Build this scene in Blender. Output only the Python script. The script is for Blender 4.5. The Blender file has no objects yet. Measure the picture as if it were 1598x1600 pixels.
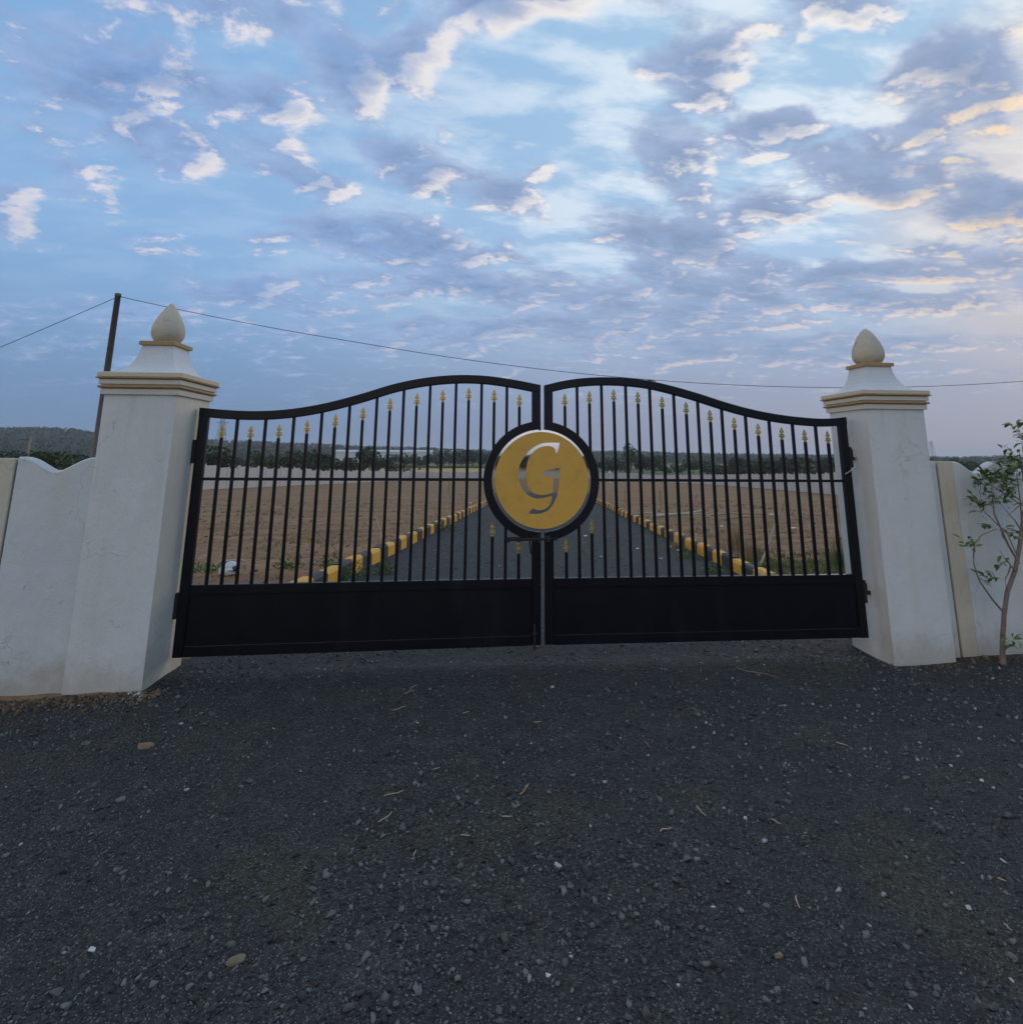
import bpy, bmesh, math, random
import numpy as np
from mathutils import Vector, Matrix, Euler

scene = bpy.context.scene
COL = scene.collection

# ------------------------------------------------------------------ camera
cam_data = bpy.data.cameras.new("camera")
cam = bpy.data.objects.new("camera", cam_data)
COL.objects.link(cam)
cam_data.sensor_fit = 'HORIZONTAL'
cam_data.sensor_width = 36.0
cam_data.lens = 36.0 * 900.0 / 1598.0
cam_data.shift_y = -(800.0 - 532.365) / 1598.0      # the photograph is a crop from the lower part of its frame
cam_data.clip_start = 0.05
cam_data.clip_end = 20000.0
CAM = Vector((-0.904, -5.373, 1.760))
_yaw, _pitch, _roll = -0.112, 0.195, 0.008
_F = Vector((-math.sin(_yaw) * math.cos(_pitch), math.cos(_yaw) * math.cos(_pitch), math.sin(_pitch)))
_R0 = Vector((math.cos(_yaw), math.sin(_yaw), 0.0))
_U0 = _R0.cross(_F)
_R = _R0 * math.cos(_roll) + _U0 * math.sin(_roll)
_U = -_R0 * math.sin(_roll) + _U0 * math.cos(_roll)
cam.matrix_world = Matrix(((_R.x, _U.x, -_F.x, CAM.x), (_R.y, _U.y, -_F.y, CAM.y), (_R.z, _U.z, -_F.z, CAM.z), (0, 0, 0, 1)))
scene.camera = cam

# ------------------------------------------------------------------ view and sampling
scene.view_settings.view_transform = 'Standard'
scene.view_settings.look = 'None'
scene.view_settings.gamma = 1.0
scene.view_settings.exposure = 0.0
scene.view_settings.use_curve_mapping = False
try:
    scene.cycles.use_denoising = True
    scene.cycles.max_bounces = 6
    scene.cycles.diffuse_bounces = 3
    scene.cycles.glossy_bounces = 3
    scene.cycles.volume_bounces = 1
    scene.cycles.transparent_max_bounces = 8
except Exception:
    pass

# ------------------------------------------------------------------ sun and sky
SUN_ELEV, SUN_AZ = math.radians(19.0), math.radians(54.0)     # azimuth clockwise from +Y
SUN_DIR = Vector((math.sin(SUN_AZ) * math.cos(SUN_ELEV), math.cos(SUN_AZ) * math.cos(SUN_ELEV), math.sin(SUN_ELEV)))
sun_data = bpy.data.lights.new("sun", 'SUN')
sun_data.energy = 0.55
sun_data.angle = math.radians(48.0)
sun_data.color = (1.0, 0.80, 0.62)
sun = bpy.data.objects.new("sun", sun_data)
sun.location = (30, 20, 30)
sun.rotation_euler = (-SUN_DIR).to_track_quat('-Z', 'Y').to_euler()
COL.objects.link(sun)

# direction on the cloud deck is p = d.xy / (d.z + 0.20); each row: centre x, y, turn, half axes, amount
CLOUD_MASSES = [(-0.422, 0.917, 3.0, 0.206, 0.087, 0.9), (-0.65, 1.092, -2.85, 0.352, 0.142, 0.8), (-0.343, 1.146, -2.461, 0.112, 0.099, 0.7), (-0.226, 1.068, -1.872, 0.119, 0.076, 1.0), (-0.089, 1.008, 2.488, 0.114, 0.086, 0.8), (0.106, 0.867, 2.811, 0.168, 0.076, 1.0),
 (-0.741, 1.306, 2.997, 0.267, 0.132, 0.55), (-0.41, 1.365, 2.457, 0.121, 0.113, 0.8), (-0.344, 1.456, 2.918, 0.117, 0.077, 0.7), (-0.09, 1.322, -2.195, 0.127, 0.101, 0.75), (-0.061, 1.425, -3.084, 0.116, 0.056, 0.6), (0.145, 1.446, -2.339, 0.183, 0.124, 0.9),
 (0.229, 1.325, 2.001, 0.075, 0.055, 0.6), (-0.312, 1.678, -3.018, 0.368, 0.155, 0.7), (-0.109, 1.782, -2.357, 0.327, 0.177, 0.8), (-1.144, 1.552, 2.186, 0.248, 0.069, 0.9), (0.198, 1.752, -2.583, 0.201, 0.149, 0.5), (0.526, 1.19, 2.22, 0.192, 0.136, 1.0),
 (0.502, 0.967, 1.453, 0.11, 0.082, 0.9), (0.706, 1.065, 2.743, 0.113, 0.074, 0.9), (0.97, 1.159, 2.789, 0.224, 0.155, 1.0), (0.967, 0.848, -2.571, 0.201, 0.091, 1.0), (0.637, 0.774, -3.065, 0.149, 0.055, 1.0), (1.205, 1.184, -2.968, 0.222, 0.141, 0.9),
 (0.661, 1.574, -3.057, 0.278, 0.155, 1.0), (0.93, 1.354, 2.951, 0.195, 0.084, 0.9), (0.975, 1.797, 2.895, 0.689, 0.239, 0.9), (0.346, 2.01, -3.053, 0.383, 0.179, 0.6), (1.448, 1.525, 2.583, 0.352, 0.132, 0.8), (0.779, 2.224, 2.917, 0.974, 0.295, 0.8),
 (1.658, 1.688, 2.575, 0.329, 0.149, 0.9), (-0.452, 2.02, 3.127, 0.7, 0.174, 0.4), (1.585, 2.182, 2.589, 0.698, 0.187, 0.6), (-0.134, 2.424, 3.082, 0.808, 0.209, 0.45), (0.273, 1.156, 1.328, 0.27, 0.129, -0.7), (-0.647, 1.547, 3.099, 0.362, 0.138, -0.4),
 (0.741, 0.886, 0.844, 0.107, 0.078, -0.35), (-1.235, 1.876, 2.876, 0.376, 0.239, -0.4), (0.308, 0.907, 1.031, 0.103, 0.08, -0.6), (1.219, 1.016, 0.496, 0.067, 0.061, -0.25), (1.072, 1.004, 2.138, 0.095, 0.024, -0.35), (0.669, 0.934, 2.169, 0.119, 0.081, -0.35),
 (0.738, 1.23, 2.243, 0.073, 0.031, -0.5), (1.007, 1.332, 2.969, 0.262, 0.029, -0.35), (0.99, 0.985, -2.727, 0.148, 0.057, 0.5), (1.374, 1.217, -2.843, 0.19, 0.118, 0.9), (0.85, 0.877, 0.873, 0.075, 0.056, 0.4), (0.684, 1.324, 2.605, 0.186, 0.115, 0.6),
 (-0.74, 2.116, -3.109, 0.567, 0.151, 0.5), (-1.292, 2.232, -3.042, 0.493, 0.179, 0.35), (1.307, 2.456, 2.81, 1.151, 0.184, 0.45), (1.168, 1.402, 2.86, 0.195, 0.048, -0.7), (1.188, 1.509, 2.985, 0.294, 0.036, -0.5), (1.44, 1.645, 2.967, 0.235, 0.043, -0.7),
 (1.379, 2.077, 2.533, 0.203, 0.08, -0.6), (0.044, 1.185, 1.543, 0.104, 0.058, -0.5)]


class Net:
    """small helper to write node trees as expressions"""
    def __init__(self, tree):
        self.t = tree
    def node(self, kind, **kw):
        n = self.t.nodes.new(kind)
        for k, v in kw.items():
            setattr(n, k, v)
        return n
    def put(self, sock, v):
        if isinstance(v, bpy.types.NodeSocket):
            self.t.links.new(v, sock)
        elif v is not None:
            sock.default_value = v
    def math(self, op, a, b=None, c=None, clamp=False):
        n = self.node('ShaderNodeMath', operation=op, use_clamp=clamp)
        for i, v in enumerate((a, b, c)):
            if v is not None:
                self.put(n.inputs[i], v)
        return n.outputs[0]
    def vmath(self, op, a, b=None, out=0):
        n = self.node('ShaderNodeVectorMath', operation=op)
        self.put(n.inputs[0], a)
        if b is not None:
            self.put(n.inputs[3 if op == 'SCALE' else 1], b)
        return n.outputs['Value' if op in ('DOT_PRODUCT', 'LENGTH', 'DISTANCE') else 'Vector']
    def ramp(self, v, a, b, c=0.0, d=1.0, mode='SMOOTHSTEP'):
        n = self.node('ShaderNodeMapRange', interpolation_type=mode)
        for i, x in enumerate((v, a, b, c, d)):
            self.put(n.inputs[i], x)
        return n.outputs[0]
    def mix(self, f, a, b, blend='MIX'):
        n = self.node('ShaderNodeMix', data_type='RGBA', blend_type=blend)
        self.put(n.inputs[0], f)
        for s, v in ((6, a), (7, b)):
            self.put(n.inputs[s], v if isinstance(v, bpy.types.NodeSocket) else (tuple(v) + (1.0,))[:4])
        return n.outputs[2]
    def noise(self, vec, scale, detail=4.0, rough=0.5, dist=0.0, lac=2.0, out=0):
        n = self.node('ShaderNodeTexNoise')
        if vec is not None:
            self.put(n.inputs['Vector'], vec)
        for k, v in (('Scale', scale), ('Detail', detail), ('Roughness', rough), ('Distortion', dist), ('Lacunarity', lac)):
            self.put(n.inputs[k], v)
        return n.outputs[out]
    def xyz(self, v):
        n = self.node('ShaderNodeSeparateXYZ')
        self.put(n.inputs[0], v)
        return n.outputs
    def join(self, x, y, z):
        n = self.node('ShaderNodeCombineXYZ')
        for i, v in enumerate((x, y, z)):
            self.put(n.inputs[i], v)
        return n.outputs[0]
    def mapping(self, v, loc=(0, 0, 0), rot=(0, 0, 0), scale=(1, 1, 1), kind='POINT'):
        n = self.node('ShaderNodeMapping', vector_type=kind)
        self.put(n.inputs[0], v)
        n.inputs[1].default_value, n.inputs[2].default_value, n.inputs[3].default_value = loc, rot, scale
        return n.outputs[0]


def cloud_group():
    g = bpy.data.node_groups.new("cloud_density", 'ShaderNodeTree')
    g.interface.new_socket("Vector", in_out='INPUT', socket_type='NodeSocketVector')
    g.interface.new_socket("Density", in_out='OUTPUT', socket_type='NodeSocketFloat')
    g.interface.new_socket("Fine", in_out='OUTPUT', socket_type='NodeSocketFloat')
    n = Net(g)
    gi, go = n.node('NodeGroupInput'), n.node('NodeGroupOutput')
    p = gi.outputs[0]
    wob = n.vmath('SCALE', n.vmath('SUBTRACT', n.noise(p, 3.2, 3.0, 0.55, out=1), (0.5, 0.5, 0.5)), 0.16)
    q = n.vmath('ADD', p, wob)
    m = None
    for k, (cx, cy, rot, sx, sy, amp) in enumerate(CLOUD_MASSES):
        if k and k % 6 == 0:          # evaluated in short runs, to keep the shader's stack small
            q = n.vmath('ADD', q, n.vmath('SCALE', q, n.math('MULTIPLY', m, 1e-7)))
        l = n.vmath('LENGTH', n.mapping(q, (cx, cy, 0), (0, 0, rot), (sx * 1.25, sy * 1.25, 1), 'TEXTURE'))
        b = n.ramp(l, 1.0, 0.15, 0.0, amp)
        m = b if m is None else n.math('ADD', m, b)
    m = n.math('MINIMUM', m, 1.1)
    big = n.noise(n.mapping(p, (3.1, 1.7, 0.4), (0, 0, -0.5), (1, 1.25, 1)), 4.6, 8.0, 0.56, 0.25)
    fine = n.noise(n.mapping(p, (1.3, 7.7, 2.4), (0, 0, -0.35), (1, 1.35, 1)), 11.0, 7.0, 0.62, 0.45)
    d = n.math('ADD', n.math('MULTIPLY', big, 1.15), n.math('MULTIPLY', m, 0.32))
    amt = n.ramp(n.xyz(p)[0], 0.25, 0.95, 0.30, 0.56)
    d = n.math('ADD', d, n.math('MULTIPLY', n.math('SUBTRACT', fine, 0.5), amt))
    d = n.math('ADD', d, 0.25)
    n.put(go.inputs[0], d)
    n.put(go.inputs[1], fine)
    return g


world = bpy.data.worlds.new("World")
scene.world = world
world.use_nodes = True
W = Net(world.node_tree)
world.node_tree.nodes.clear()
wout = W.node('ShaderNodeOutputWorld')
bg = W.node('ShaderNodeBackground')
bg.inputs['Strength'].default_value = 0.1
W.t.links.new(bg.outputs[0], wout.inputs[0])
sky = W.node('ShaderNodeTexSky')
sky.sky_type = 'NISHITA'
sky.sun_disc = False
sky.sun_elevation = SUN_ELEV
sky.sun_rotation = SUN_AZ
sky.air_density, sky.dust_density, sky.ozone_density = 1.0, 1.0, 2.0
geo = W.node('ShaderNodeTexCoord').outputs['Generated']
dirn = W.vmath('NORMALIZE', geo)
dx, dy, dz = W.xyz(dirn)[:3]
el = W.math('MAXIMUM', dz, 0.0)
den = W.math('ADD', el, 0.20)
plane = W.join(W.math('DIVIDE', dx, den), W.math('DIVIDE', dy, den), 0.0)
toward = W.vmath('DOT_PRODUCT', dirn, tuple(SUN_DIR))
sunny = W.ramp(toward, 0.20, 1.0, 0.0, 1.0)
glow = W.ramp(toward, 0.955, 1.0, 0.0, 1.0)
# clear air: the sky model, deepened by evening haze that thickens to the horizon
haze_low = W.mix(sunny, (1.55, 2.55, 4.4), (2.9, 3.05, 4.2))
haze_mid = W.mix(sunny, (2.6, 4.60, 7.5), (4.0, 5.8, 8.1))
haze_top = W.mix(sunny, (2.1, 4.25, 7.4), (3.9, 6.0, 8.2))
air = W.mix(W.ramp(el, 0.0, 0.34), haze_low, haze_mid)
air = W.mix(W.ramp(el, 0.30, 0.75), air, haze_top)
base = W.mix(0.97, sky.outputs[0], air)
# clouds
grp = cloud_group()
c0 = W.node('ShaderNodeGroup'); c0.node_tree = grp
W.put(c0.inputs[0], plane)
c1 = W.node('ShaderNodeGroup'); c1.node_tree = grp
sdir = Vector((SUN_DIR.x, SUN_DIR.y, 0)).normalized() * 0.042
W.put(c1.inputs[0], W.vmath('ADD', plane, tuple(sdir)))
D0, D1 = c0.outputs[0], c1.outputs[0]
low_fade = W.ramp(el, 0.04, 0.17)
low_soft = W.ramp(el, 0.12, 0.32)
cover = W.math('MULTIPLY', W.ramp(D0, 0.80, 1.04), W.math('MULTIPLY', low_fade, W.math('ADD', 0.72, W.math('MULTIPLY', low_soft, 0.28))))
edge = W.ramp(W.math('SUBTRACT', D0, D1), 0.02, 0.165)
thin = W.ramp(D0, 1.30, 0.92)
lit = W.math('MULTIPLY', edge, W.math('ADD', 0.12, W.math('MULTIPLY', thin, 0.88)))
lit = W.math('MULTIPLY', lit, W.math('MAXIMUM', W.math('MULTIPLY', sunny, 0.9), W.ramp(el, 0.12, 0.42, 0.30, 1.0)))
body = W.mix(sunny, (2.10, 3.60, 6.5), (2.55, 3.50, 5.5))
body = W.mix(W.ramp(D0, 0.94, 1.24), W.mix(0.30, body, (5.2, 5.9, 8.0)), body)
tex = W.math('MULTIPLY_ADD', c0.outputs[1], 0.9, 0.53)
body = W.mix(1.0, body, W.join(tex, tex, W.math('MULTIPLY_ADD', tex, 0.85, 0.15)), 'MULTIPLY')
lite = W.mix(sunny, (8.9, 8.1, 8.0), (9.9, 9.2, 8.6))
lite = W.mix(W.math('MULTIPLY', W.ramp(el, 0.42, 0.15), sunny), lite, (9.2, 7.4, 6.7))
lite = W.mix(glow, lite, (10.5, 8.0, 5.0))
cloud = W.mix(lit, body, lite)
wisp = W.noise(W.mapping(plane, (5, 2, 0), (0, 0, -0.3), (1, 1.9, 1)), 4.0, 8.0, 0.58, 0.15)
veil = W.math('MULTIPLY', W.ramp(wisp, 0.40, 0.62), W.math('MULTIPLY', low_soft, W.math('ADD', 0.20, W.math('MULTIPLY', sunny, W.ramp(el, 0.20, 0.42, 0.35, 0.80)))))
base = W.mix(veil, base, W.mix(sunny, (4.8, 6.3, 8.7), (7.6, 8.6, 9.5)))
base = W.mix(W.math('MULTIPLY', glow, 0.4), base, (9.8, 7.2, 5.0))
skycol = W.mix(W.math('MULTIPLY', cover, 0.92), base, cloud)
# a pale even cloud sheet covers the half of the sky away from the sun (the steel of the emblem mirrors it)
sheet = W.math('MULTIPLY', W.ramp(toward, -0.08, -0.50), W.ramp(wisp, 0.25, 0.60, 0.72, 0.95))
skycol = W.mix(sheet, skycol, W.mix(W.ramp(el, 0.0, 0.5), (10.0, 9.5, 9.0), (8.4, 8.0, 7.6)))
W.put(bg.inputs['Color'], skycol)
world.cycles.sampling_method = 'MANUAL'
world.cycles.sample_map_resolution = 512

# ------------------------------------------------------------------ helpers
rng = random.Random(7)
nrng = np.random.default_rng(11)
SLOPE = -0.0349


def tag(o, label=None, cat=None, group=None, kind=None):
    for k, v in (('label', label), ('category', cat), ('group', group), ('kind', kind)):
        if v:
            o[k] = v
    return o


def empty(name, loc=(0, 0, 0), rz=0.0, label=None, cat=None, group=None):
    o = bpy.data.objects.new(name, None)
    o.empty_display_size = 0.2
    o.location = loc
    o.rotation_euler = (0, 0, rz)
    COL.objects.link(o)
    return tag(o, label, cat, group)


class MB:
    """collects vertices and faces for one mesh"""
    def __init__(self):
        self.v, self.f, self.m = [], [], []
    def add(self, vs, fs, mi=0):
        b = len(self.v)
        self.v.extend(tuple(map(float, p)) for p in vs)
        self.f.extend(tuple(i + b for i in f) for f in fs)
        self.m.extend([mi] * len(fs))
        return self
    def box(self, x0, x1, y0, y1, z0, z1, mi=0, bev=0.0):
        if bev > 0:
            b = bev
            prof = [(x0, y0 + b), (x0 + b, y0), (x1 - b, y0), (x1, y0 + b), (x1, y1 - b), (x1 - b, y1), (x0 + b, y1), (x0, y1 - b)]
            ins = [(x0 + b, y0 + b)] * 2 + [(x1 - b, y0 + b)] * 2 + [(x1 - b, y1 - b)] * 2 + [(x0 + b, y1 - b)] * 2
            vs = [(p[0] * .5 + q[0] * .5, p[1] * .5 + q[1] * .5, z0) for p, q in zip(prof, ins)] + [(x, y, z0 + b) for x, y in prof] + \
                 [(x, y, z1 - b) for x, y in prof] + [(p[0] * .5 + q[0] * .5, p[1] * .5 + q[1] * .5, z1) for p, q in zip(prof, ins)]
            fs = [tuple(range(7, -1, -1)), tuple(range(24, 32))]
            for k in range(3):
                for i in range(8):
                    j = (i + 1) % 8
                    fs.append((k * 8 + i, k * 8 + j, k * 8 + 8 + j, k * 8 + 8 + i))
            return self.add(vs, fs, mi)
        vs = [(x0, y0, z0), (x1, y0, z0), (x1, y1, z0), (x0, y1, z0), (x0, y0, z1), (x1, y0, z1), (x1, y1, z1), (x0, y1, z1)]
        return self.add(vs, [(3, 2, 1, 0), (4, 5, 6, 7), (0, 1, 5, 4), (1, 2, 6, 5), (2, 3, 7, 6), (3, 0, 4, 7)], mi)
    def tube(self, pts, rad, n=6, mi=0, cap=True):
        pts = [Vector(p) for p in pts]
        if not isinstance(rad, (list, tuple)):
            rad = [rad] * len(pts)
        vs, fs = [], []
        up = Vector((0.13, 0.21, 0.97)).normalized()
        for i, p in enumerate(pts):
            t = (pts[min(i + 1, len(pts) - 1)] - pts[max(i - 1, 0)]).normalized()
            a = t.cross(up)
            if a.length < 0.1:
                a = t.cross(Vector((1, 0, 0)))
            a.normalize()
            b = a.cross(t)
            for k in range(n):
                w = 2 * math.pi * k / n
                vs.append(p + (a * math.cos(w) + b * math.sin(w)) * rad[i])
        for i in range(len(pts) - 1):
            for k in range(n):
                j = (k + 1) % n
                fs.append((i * n + k, i * n + j, i * n + n + j, i * n + n + k))
        if cap:
            fs.append(tuple(range(n)))
            fs.append(tuple(range((len(pts) - 1) * n + n - 1, (len(pts) - 1) * n - 1, -1)))
        return self.add(vs, fs, mi)
    def lathe(self, prof, n=24, square=False, mi=0):
        """profile of (radius, z); square=True makes it four sided with half width = radius"""
        vs, fs = [], []
        if square:
            n = 4
        for r, z in prof:
            for k in range(n):
                if square:
                    sx, sy = ((-1, -1), (1, -1), (1, 1), (-1, 1))[k]
                    vs.append((sx * r, sy * r, z))
                else:
                    w = 2 * math.pi * k / n
                    vs.append((r * math.cos(w), r * math.sin(w), z))
        for i in range(len(prof) - 1):
            for k in range(n):
                j = (k + 1) % n
                fs.append((i * n + k, i * n + j, i * n + n + j, i * n + n + k))
        fs.append(tuple(range(n - 1, -1, -1)))
        fs.append(tuple(range((len(prof) - 1) * n, len(prof) * n)))
        return self.add(vs, fs, mi)
    def prism(self, outline, y0, y1, mi=0):
        """outline of (x, z) points, counter clockwise seen from -y, given thickness along y"""
        n = len(outline)
        vs = [(x, y0, z) for x, z in outline] + [(x, y1, z) for x, z in outline]
        fs = [tuple(range(n)), tuple(range(2 * n - 1, n - 1, -1))]
        fs += [(i, i + n, (i + 1) % n + n, (i + 1) % n) for i in range(n)]
        return self.add(vs, fs, mi)
    def mesh(self, name, mats, smooth=False):
        me = bpy.data.meshes.new(name)
        me.from_pydata(self.v, [], self.f)
        for m in (mats if isinstance(mats, (list, tuple)) else [mats]):
            me.materials.append(m)
        if any(self.m):
            me.polygons.foreach_set('material_index', self.m)
        if smooth:
            me.polygons.foreach_set('use_smooth', [True] * len(me.polygons))
        me.update()
        return me
    def build(self, name, mats, parent=None, smooth=False, loc=None):
        return put(name, self.mesh(name, mats, smooth), parent, loc)


def put(name, me, parent=None, loc=None, rot=None, scale=None):
    o = bpy.data.objects.new(name, me)
    COL.objects.link(o)
    if parent is not None:
        o.parent = parent
    if loc is not None:
        o.location = loc
    if rot is not None:
        o.rotation_euler = rot
    if scale is not None:
        o.scale = scale
    return o


def np_mesh(name, V, Fq, mats, nside, smooth=False):
    """fast mesh from arrays: V (n,3), Fq (m,nside)"""
    me = bpy.data.meshes.new(name)
    V = np.asarray(V, np.float32)
    Fq = np.asarray(Fq, np.int32)
    me.vertices.add(len(V))
    me.vertices.foreach_set('co', V.ravel())
    me.loops.add(Fq.size)
    me.loops.foreach_set('vertex_index', Fq.ravel())
    me.polygons.add(len(Fq))
    me.polygons.foreach_set('loop_start', np.arange(0, Fq.size, nside, dtype=np.int32))
    me.polygons.foreach_set('loop_total', np.full(len(Fq), nside, np.int32))
    if smooth:
        me.polygons.foreach_set('use_smooth', np.ones(len(Fq), bool))
    for m in (mats if isinstance(mats, (list, tuple)) else [mats]):
        me.materials.append(m)
    me.update(calc_edges=True)
    me.validate()
    return me


def vnoise(x, y, seed=0):
    """smooth value noise on arrays, about -1..1"""
    x = np.asarray(x, float); y = np.asarray(y, float)
    xi, yi = np.floor(x).astype(np.int64), np.floor(y).astype(np.int64)
    xf, yf = x - xi, y - yi
    def h(a, b):
        n = (a * 374761393 + b * 668265263 + seed * 974634777) & 0x7fffffff
        n = ((n ^ (n >> 13)) * 1274126177) & 0x7fffffff
        n = n ^ (n >> 16)
        return (n % 65536) / 32768.0 - 1.0
    u, v = xf * xf * (3 - 2 * xf), yf * yf * (3 - 2 * yf)
    return (h(xi, yi) * (1 - u) + h(xi + 1, yi) * u) * (1 - v) + (h(xi, yi + 1) * (1 - u) + h(xi + 1, yi + 1) * u) * v


def fbm(x, y, seed=0, oct=4):
    s, a = 0.0, 1.0
    for k in range(oct):
        s = s + a * vnoise(x * 2 ** k + 17.3 * k, y * 2 ** k - 9.1 * k, seed + k)
        a *= 0.5
    return s / 1.9


# ------------------------------------------------------------------ ground heights
def land(x, y):
    """the plot falls away gently behind the gate, then lies flat; the land behind the camera falls a little too"""
    x = np.asarray(x, float); y = np.asarray(y, float)
    t = np.clip(y, 0, None)
    z = SLOPE * np.minimum(t, 140.0) - 1.9 * (1 - np.exp(-np.clip(t - 140, 0, None) / 60.0))
    z = z - 2.0 * (1 - np.exp(-np.clip(-y - 14, 0, None) / 90.0))
    return z


def drive_z(x, y):
    x = np.asarray(x, float); y = np.asarray(y, float)
    z = land(x, y) + 0.012 * fbm(x * 0.8, y * 0.8, 3) + 0.006 * fbm(x * 3.1, y * 3.1, 5)
    z = z - 0.012
    z = z - 0.045 * np.exp(-((x - 3.15) ** 2 + (y + 0.0) ** 2) / 0.30)
    z = z - 0.03 * np.clip((-x - 3.2) / 0.8, 0, 1) * np.exp(-((y + 0.4) / 0.8) ** 2)
    return z


def gz(x, y):
    return float(land(x, y))


# ------------------------------------------------------------------ materials
def new_mat(name):
    m = bpy.data.materials.new(name)
    m.use_nodes = True
    n = Net(m.node_tree)
    b = m.node_tree.nodes['Principled BSDF']
    return m, n, b


def set_b(n, b, **kw):
    for k, v in kw.items():
        s = b.inputs[{'col': 'Base Color', 'rough': 'Roughness', 'metal': 'Metallic', 'spec': 'Specular IOR Level', 'nor': 'Normal'}[k]]
        if k == 'col' and not isinstance(v, bpy.types.NodeSocket):
            v = tuple(v) + (1.0,)
        n.put(s, v)


def bump(n, h, strength=0.3, dist=0.01, normal=None):
    k = n.node('ShaderNodeBump')
    k.inputs['Strength'].default_value = strength
    k.inputs['Distance'].default_value = dist
    n.put(k.inputs['Height'], h)
    if normal is not None:
        n.put(k.inputs['Normal'], normal)
    return k.outputs[0]


def world_pos(n):
    return n.node('ShaderNodeNewGeometry').outputs['Position']


def island(n):
    return n.node('ShaderNodeNewGeometry').outputs['Random Per Island']


def obj_rand(n):
    return n.node('ShaderNodeObjectInfo').outputs['Random']


def m_plaster(name, col, dirt=(0.36, 0.30, 0.22), cream=(0.62, 0.55, 0.42), amt=0.5, rough_h=1.0, cracks=0.5):
    m, n, b = new_mat(name)
    p = world_pos(n)
    x, y, z = n.xyz(p)[:3]
    streak = n.noise(n.mapping(p, scale=(1, 1, 0.14)), 4.0, 7.0, 0.62, 0.5)
    blot = n.noise(p, 1.6, 6.0, 0.6, 0.3)
    fineb = n.noise(p, 8.0, 6.0, 0.65)
    c = n.mix(n.math('MULTIPLY', n.ramp(streak, 0.45, 0.72), 0.55 * amt), col, cream)
    c = n.mix(n.math('MULTIPLY', n.ramp(blot, 0.42, 0.75), 0.60 * amt), c, (col[0] * .80, col[1] * .86, col[2] * .88))
    c = n.mix(n.math('MULTIPLY', n.ramp(fineb, 0.40, 0.70), 0.28 * amt), c, (col[0] * .84, col[1] * .84, col[2] * .82))
    drip = n.ramp(n.noise(n.mapping(p, (7, 3, 1), scale=(1, 1, 0.05)), 11.0, 3.0, 0.5, 0.3), 0.62, 0.74)
    c = n.mix(n.math('MULTIPLY', drip, 0.34 * amt), c, (0.40, 0.38, 0.33))
    # splash dirt that fades out some 40 cm above the ground, and small scuffs
    low = n.ramp(n.math('ADD', z, n.math('MULTIPLY', n.math('SUBTRACT', n.noise(p, 6.0, 5.0, 0.65), 0.5), 0.55)), 0.30, -0.02)
    c = n.mix(n.math('MULTIPLY', low, 0.75 * amt), c, dirt)
    scuff = n.ramp(n.noise(n.mapping(p, (3, 1, 5), scale=(1, 1, 0.6)), 9.0, 3.0, 0.5, 0.6), 0.68, 0.76)
    c = n.mix(n.math('MULTIPLY', scuff, 0.55 * amt), c, (0.33, 0.31, 0.28))
    k = n.node('ShaderNodeTexVoronoi', feature='DISTANCE_TO_EDGE')
    n.put(k.inputs['Vector'], n.vmath('ADD', p, n.vmath('SCALE', n.noise(p, 3.0, 5.0, 0.6, out=1), 0.5)))
    k.inputs['Scale'].default_value = 1.7
    crack = n.math('MULTIPLY', n.ramp(k.outputs['Distance'], 0.006, 0.0), n.ramp(n.noise(n.mapping(p, (9, 9, 2)), 1.4, 2.0, 0.5), 0.52, 0.60))
    c = n.mix(n.math('MULTIPLY', crack, cracks * 0.4), c, (0.24, 0.22, 0.20))
    tiny = n.ramp(n.noise(p, 40.0, 2.0, 0.5), 0.72, 0.78)
    c = n.mix(n.math('MULTIPLY', tiny, 0.55 * amt), c, (0.30, 0.28, 0.26))
    h = n.math('ADD', n.math('MULTIPLY', n.noise(p, 70.0, 4.0, 0.65), 0.35), n.math('MULTIPLY', n.noise(n.mapping(p, scale=(1, 1, 0.7)), 5.0, 5.0, 0.55), 1.6))
    h = n.math('SUBTRACT', h, n.math('MULTIPLY', crack, 0.8 * cracks))
    set_b(n, b, col=c, rough=0.85, spec=0.2, nor=bump(n, h, 0.6 * rough_h, 0.014))
    return m


def m_plain(name, col, rough=0.6, metal=0.0, spec=0.5, var=0.15, scale=8.0, bstr=0.15, bdist=0.004, dust=None, drip=1.0):
    m, n, b = new_mat(name)
    p = world_pos(n)
    f = n.noise(p, scale, 5.0, 0.6)
    c = n.mix(f, tuple(v * (1 - var) for v in col), tuple(min(1, v * (1 + var)) for v in col))
    if dust:
        c = n.mix(n.math('MULTIPLY', n.ramp(n.noise(n.mapping(p, (1, 2, 3), scale=(1, 1, drip)), scale * 0.6, 6.0, 0.65), 0.5, 0.75), dust[3]), c, dust[:3])
    set_b(n, b, col=c, rough=n.ramp(f, 0.2, 0.8, rough * 0.85, min(1, rough * 1.12), 'LINEAR'), metal=metal, spec=spec, nor=bump(n, n.noise(p, scale * 6, 3.0, 0.5), bstr, bdist))
    return m


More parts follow.
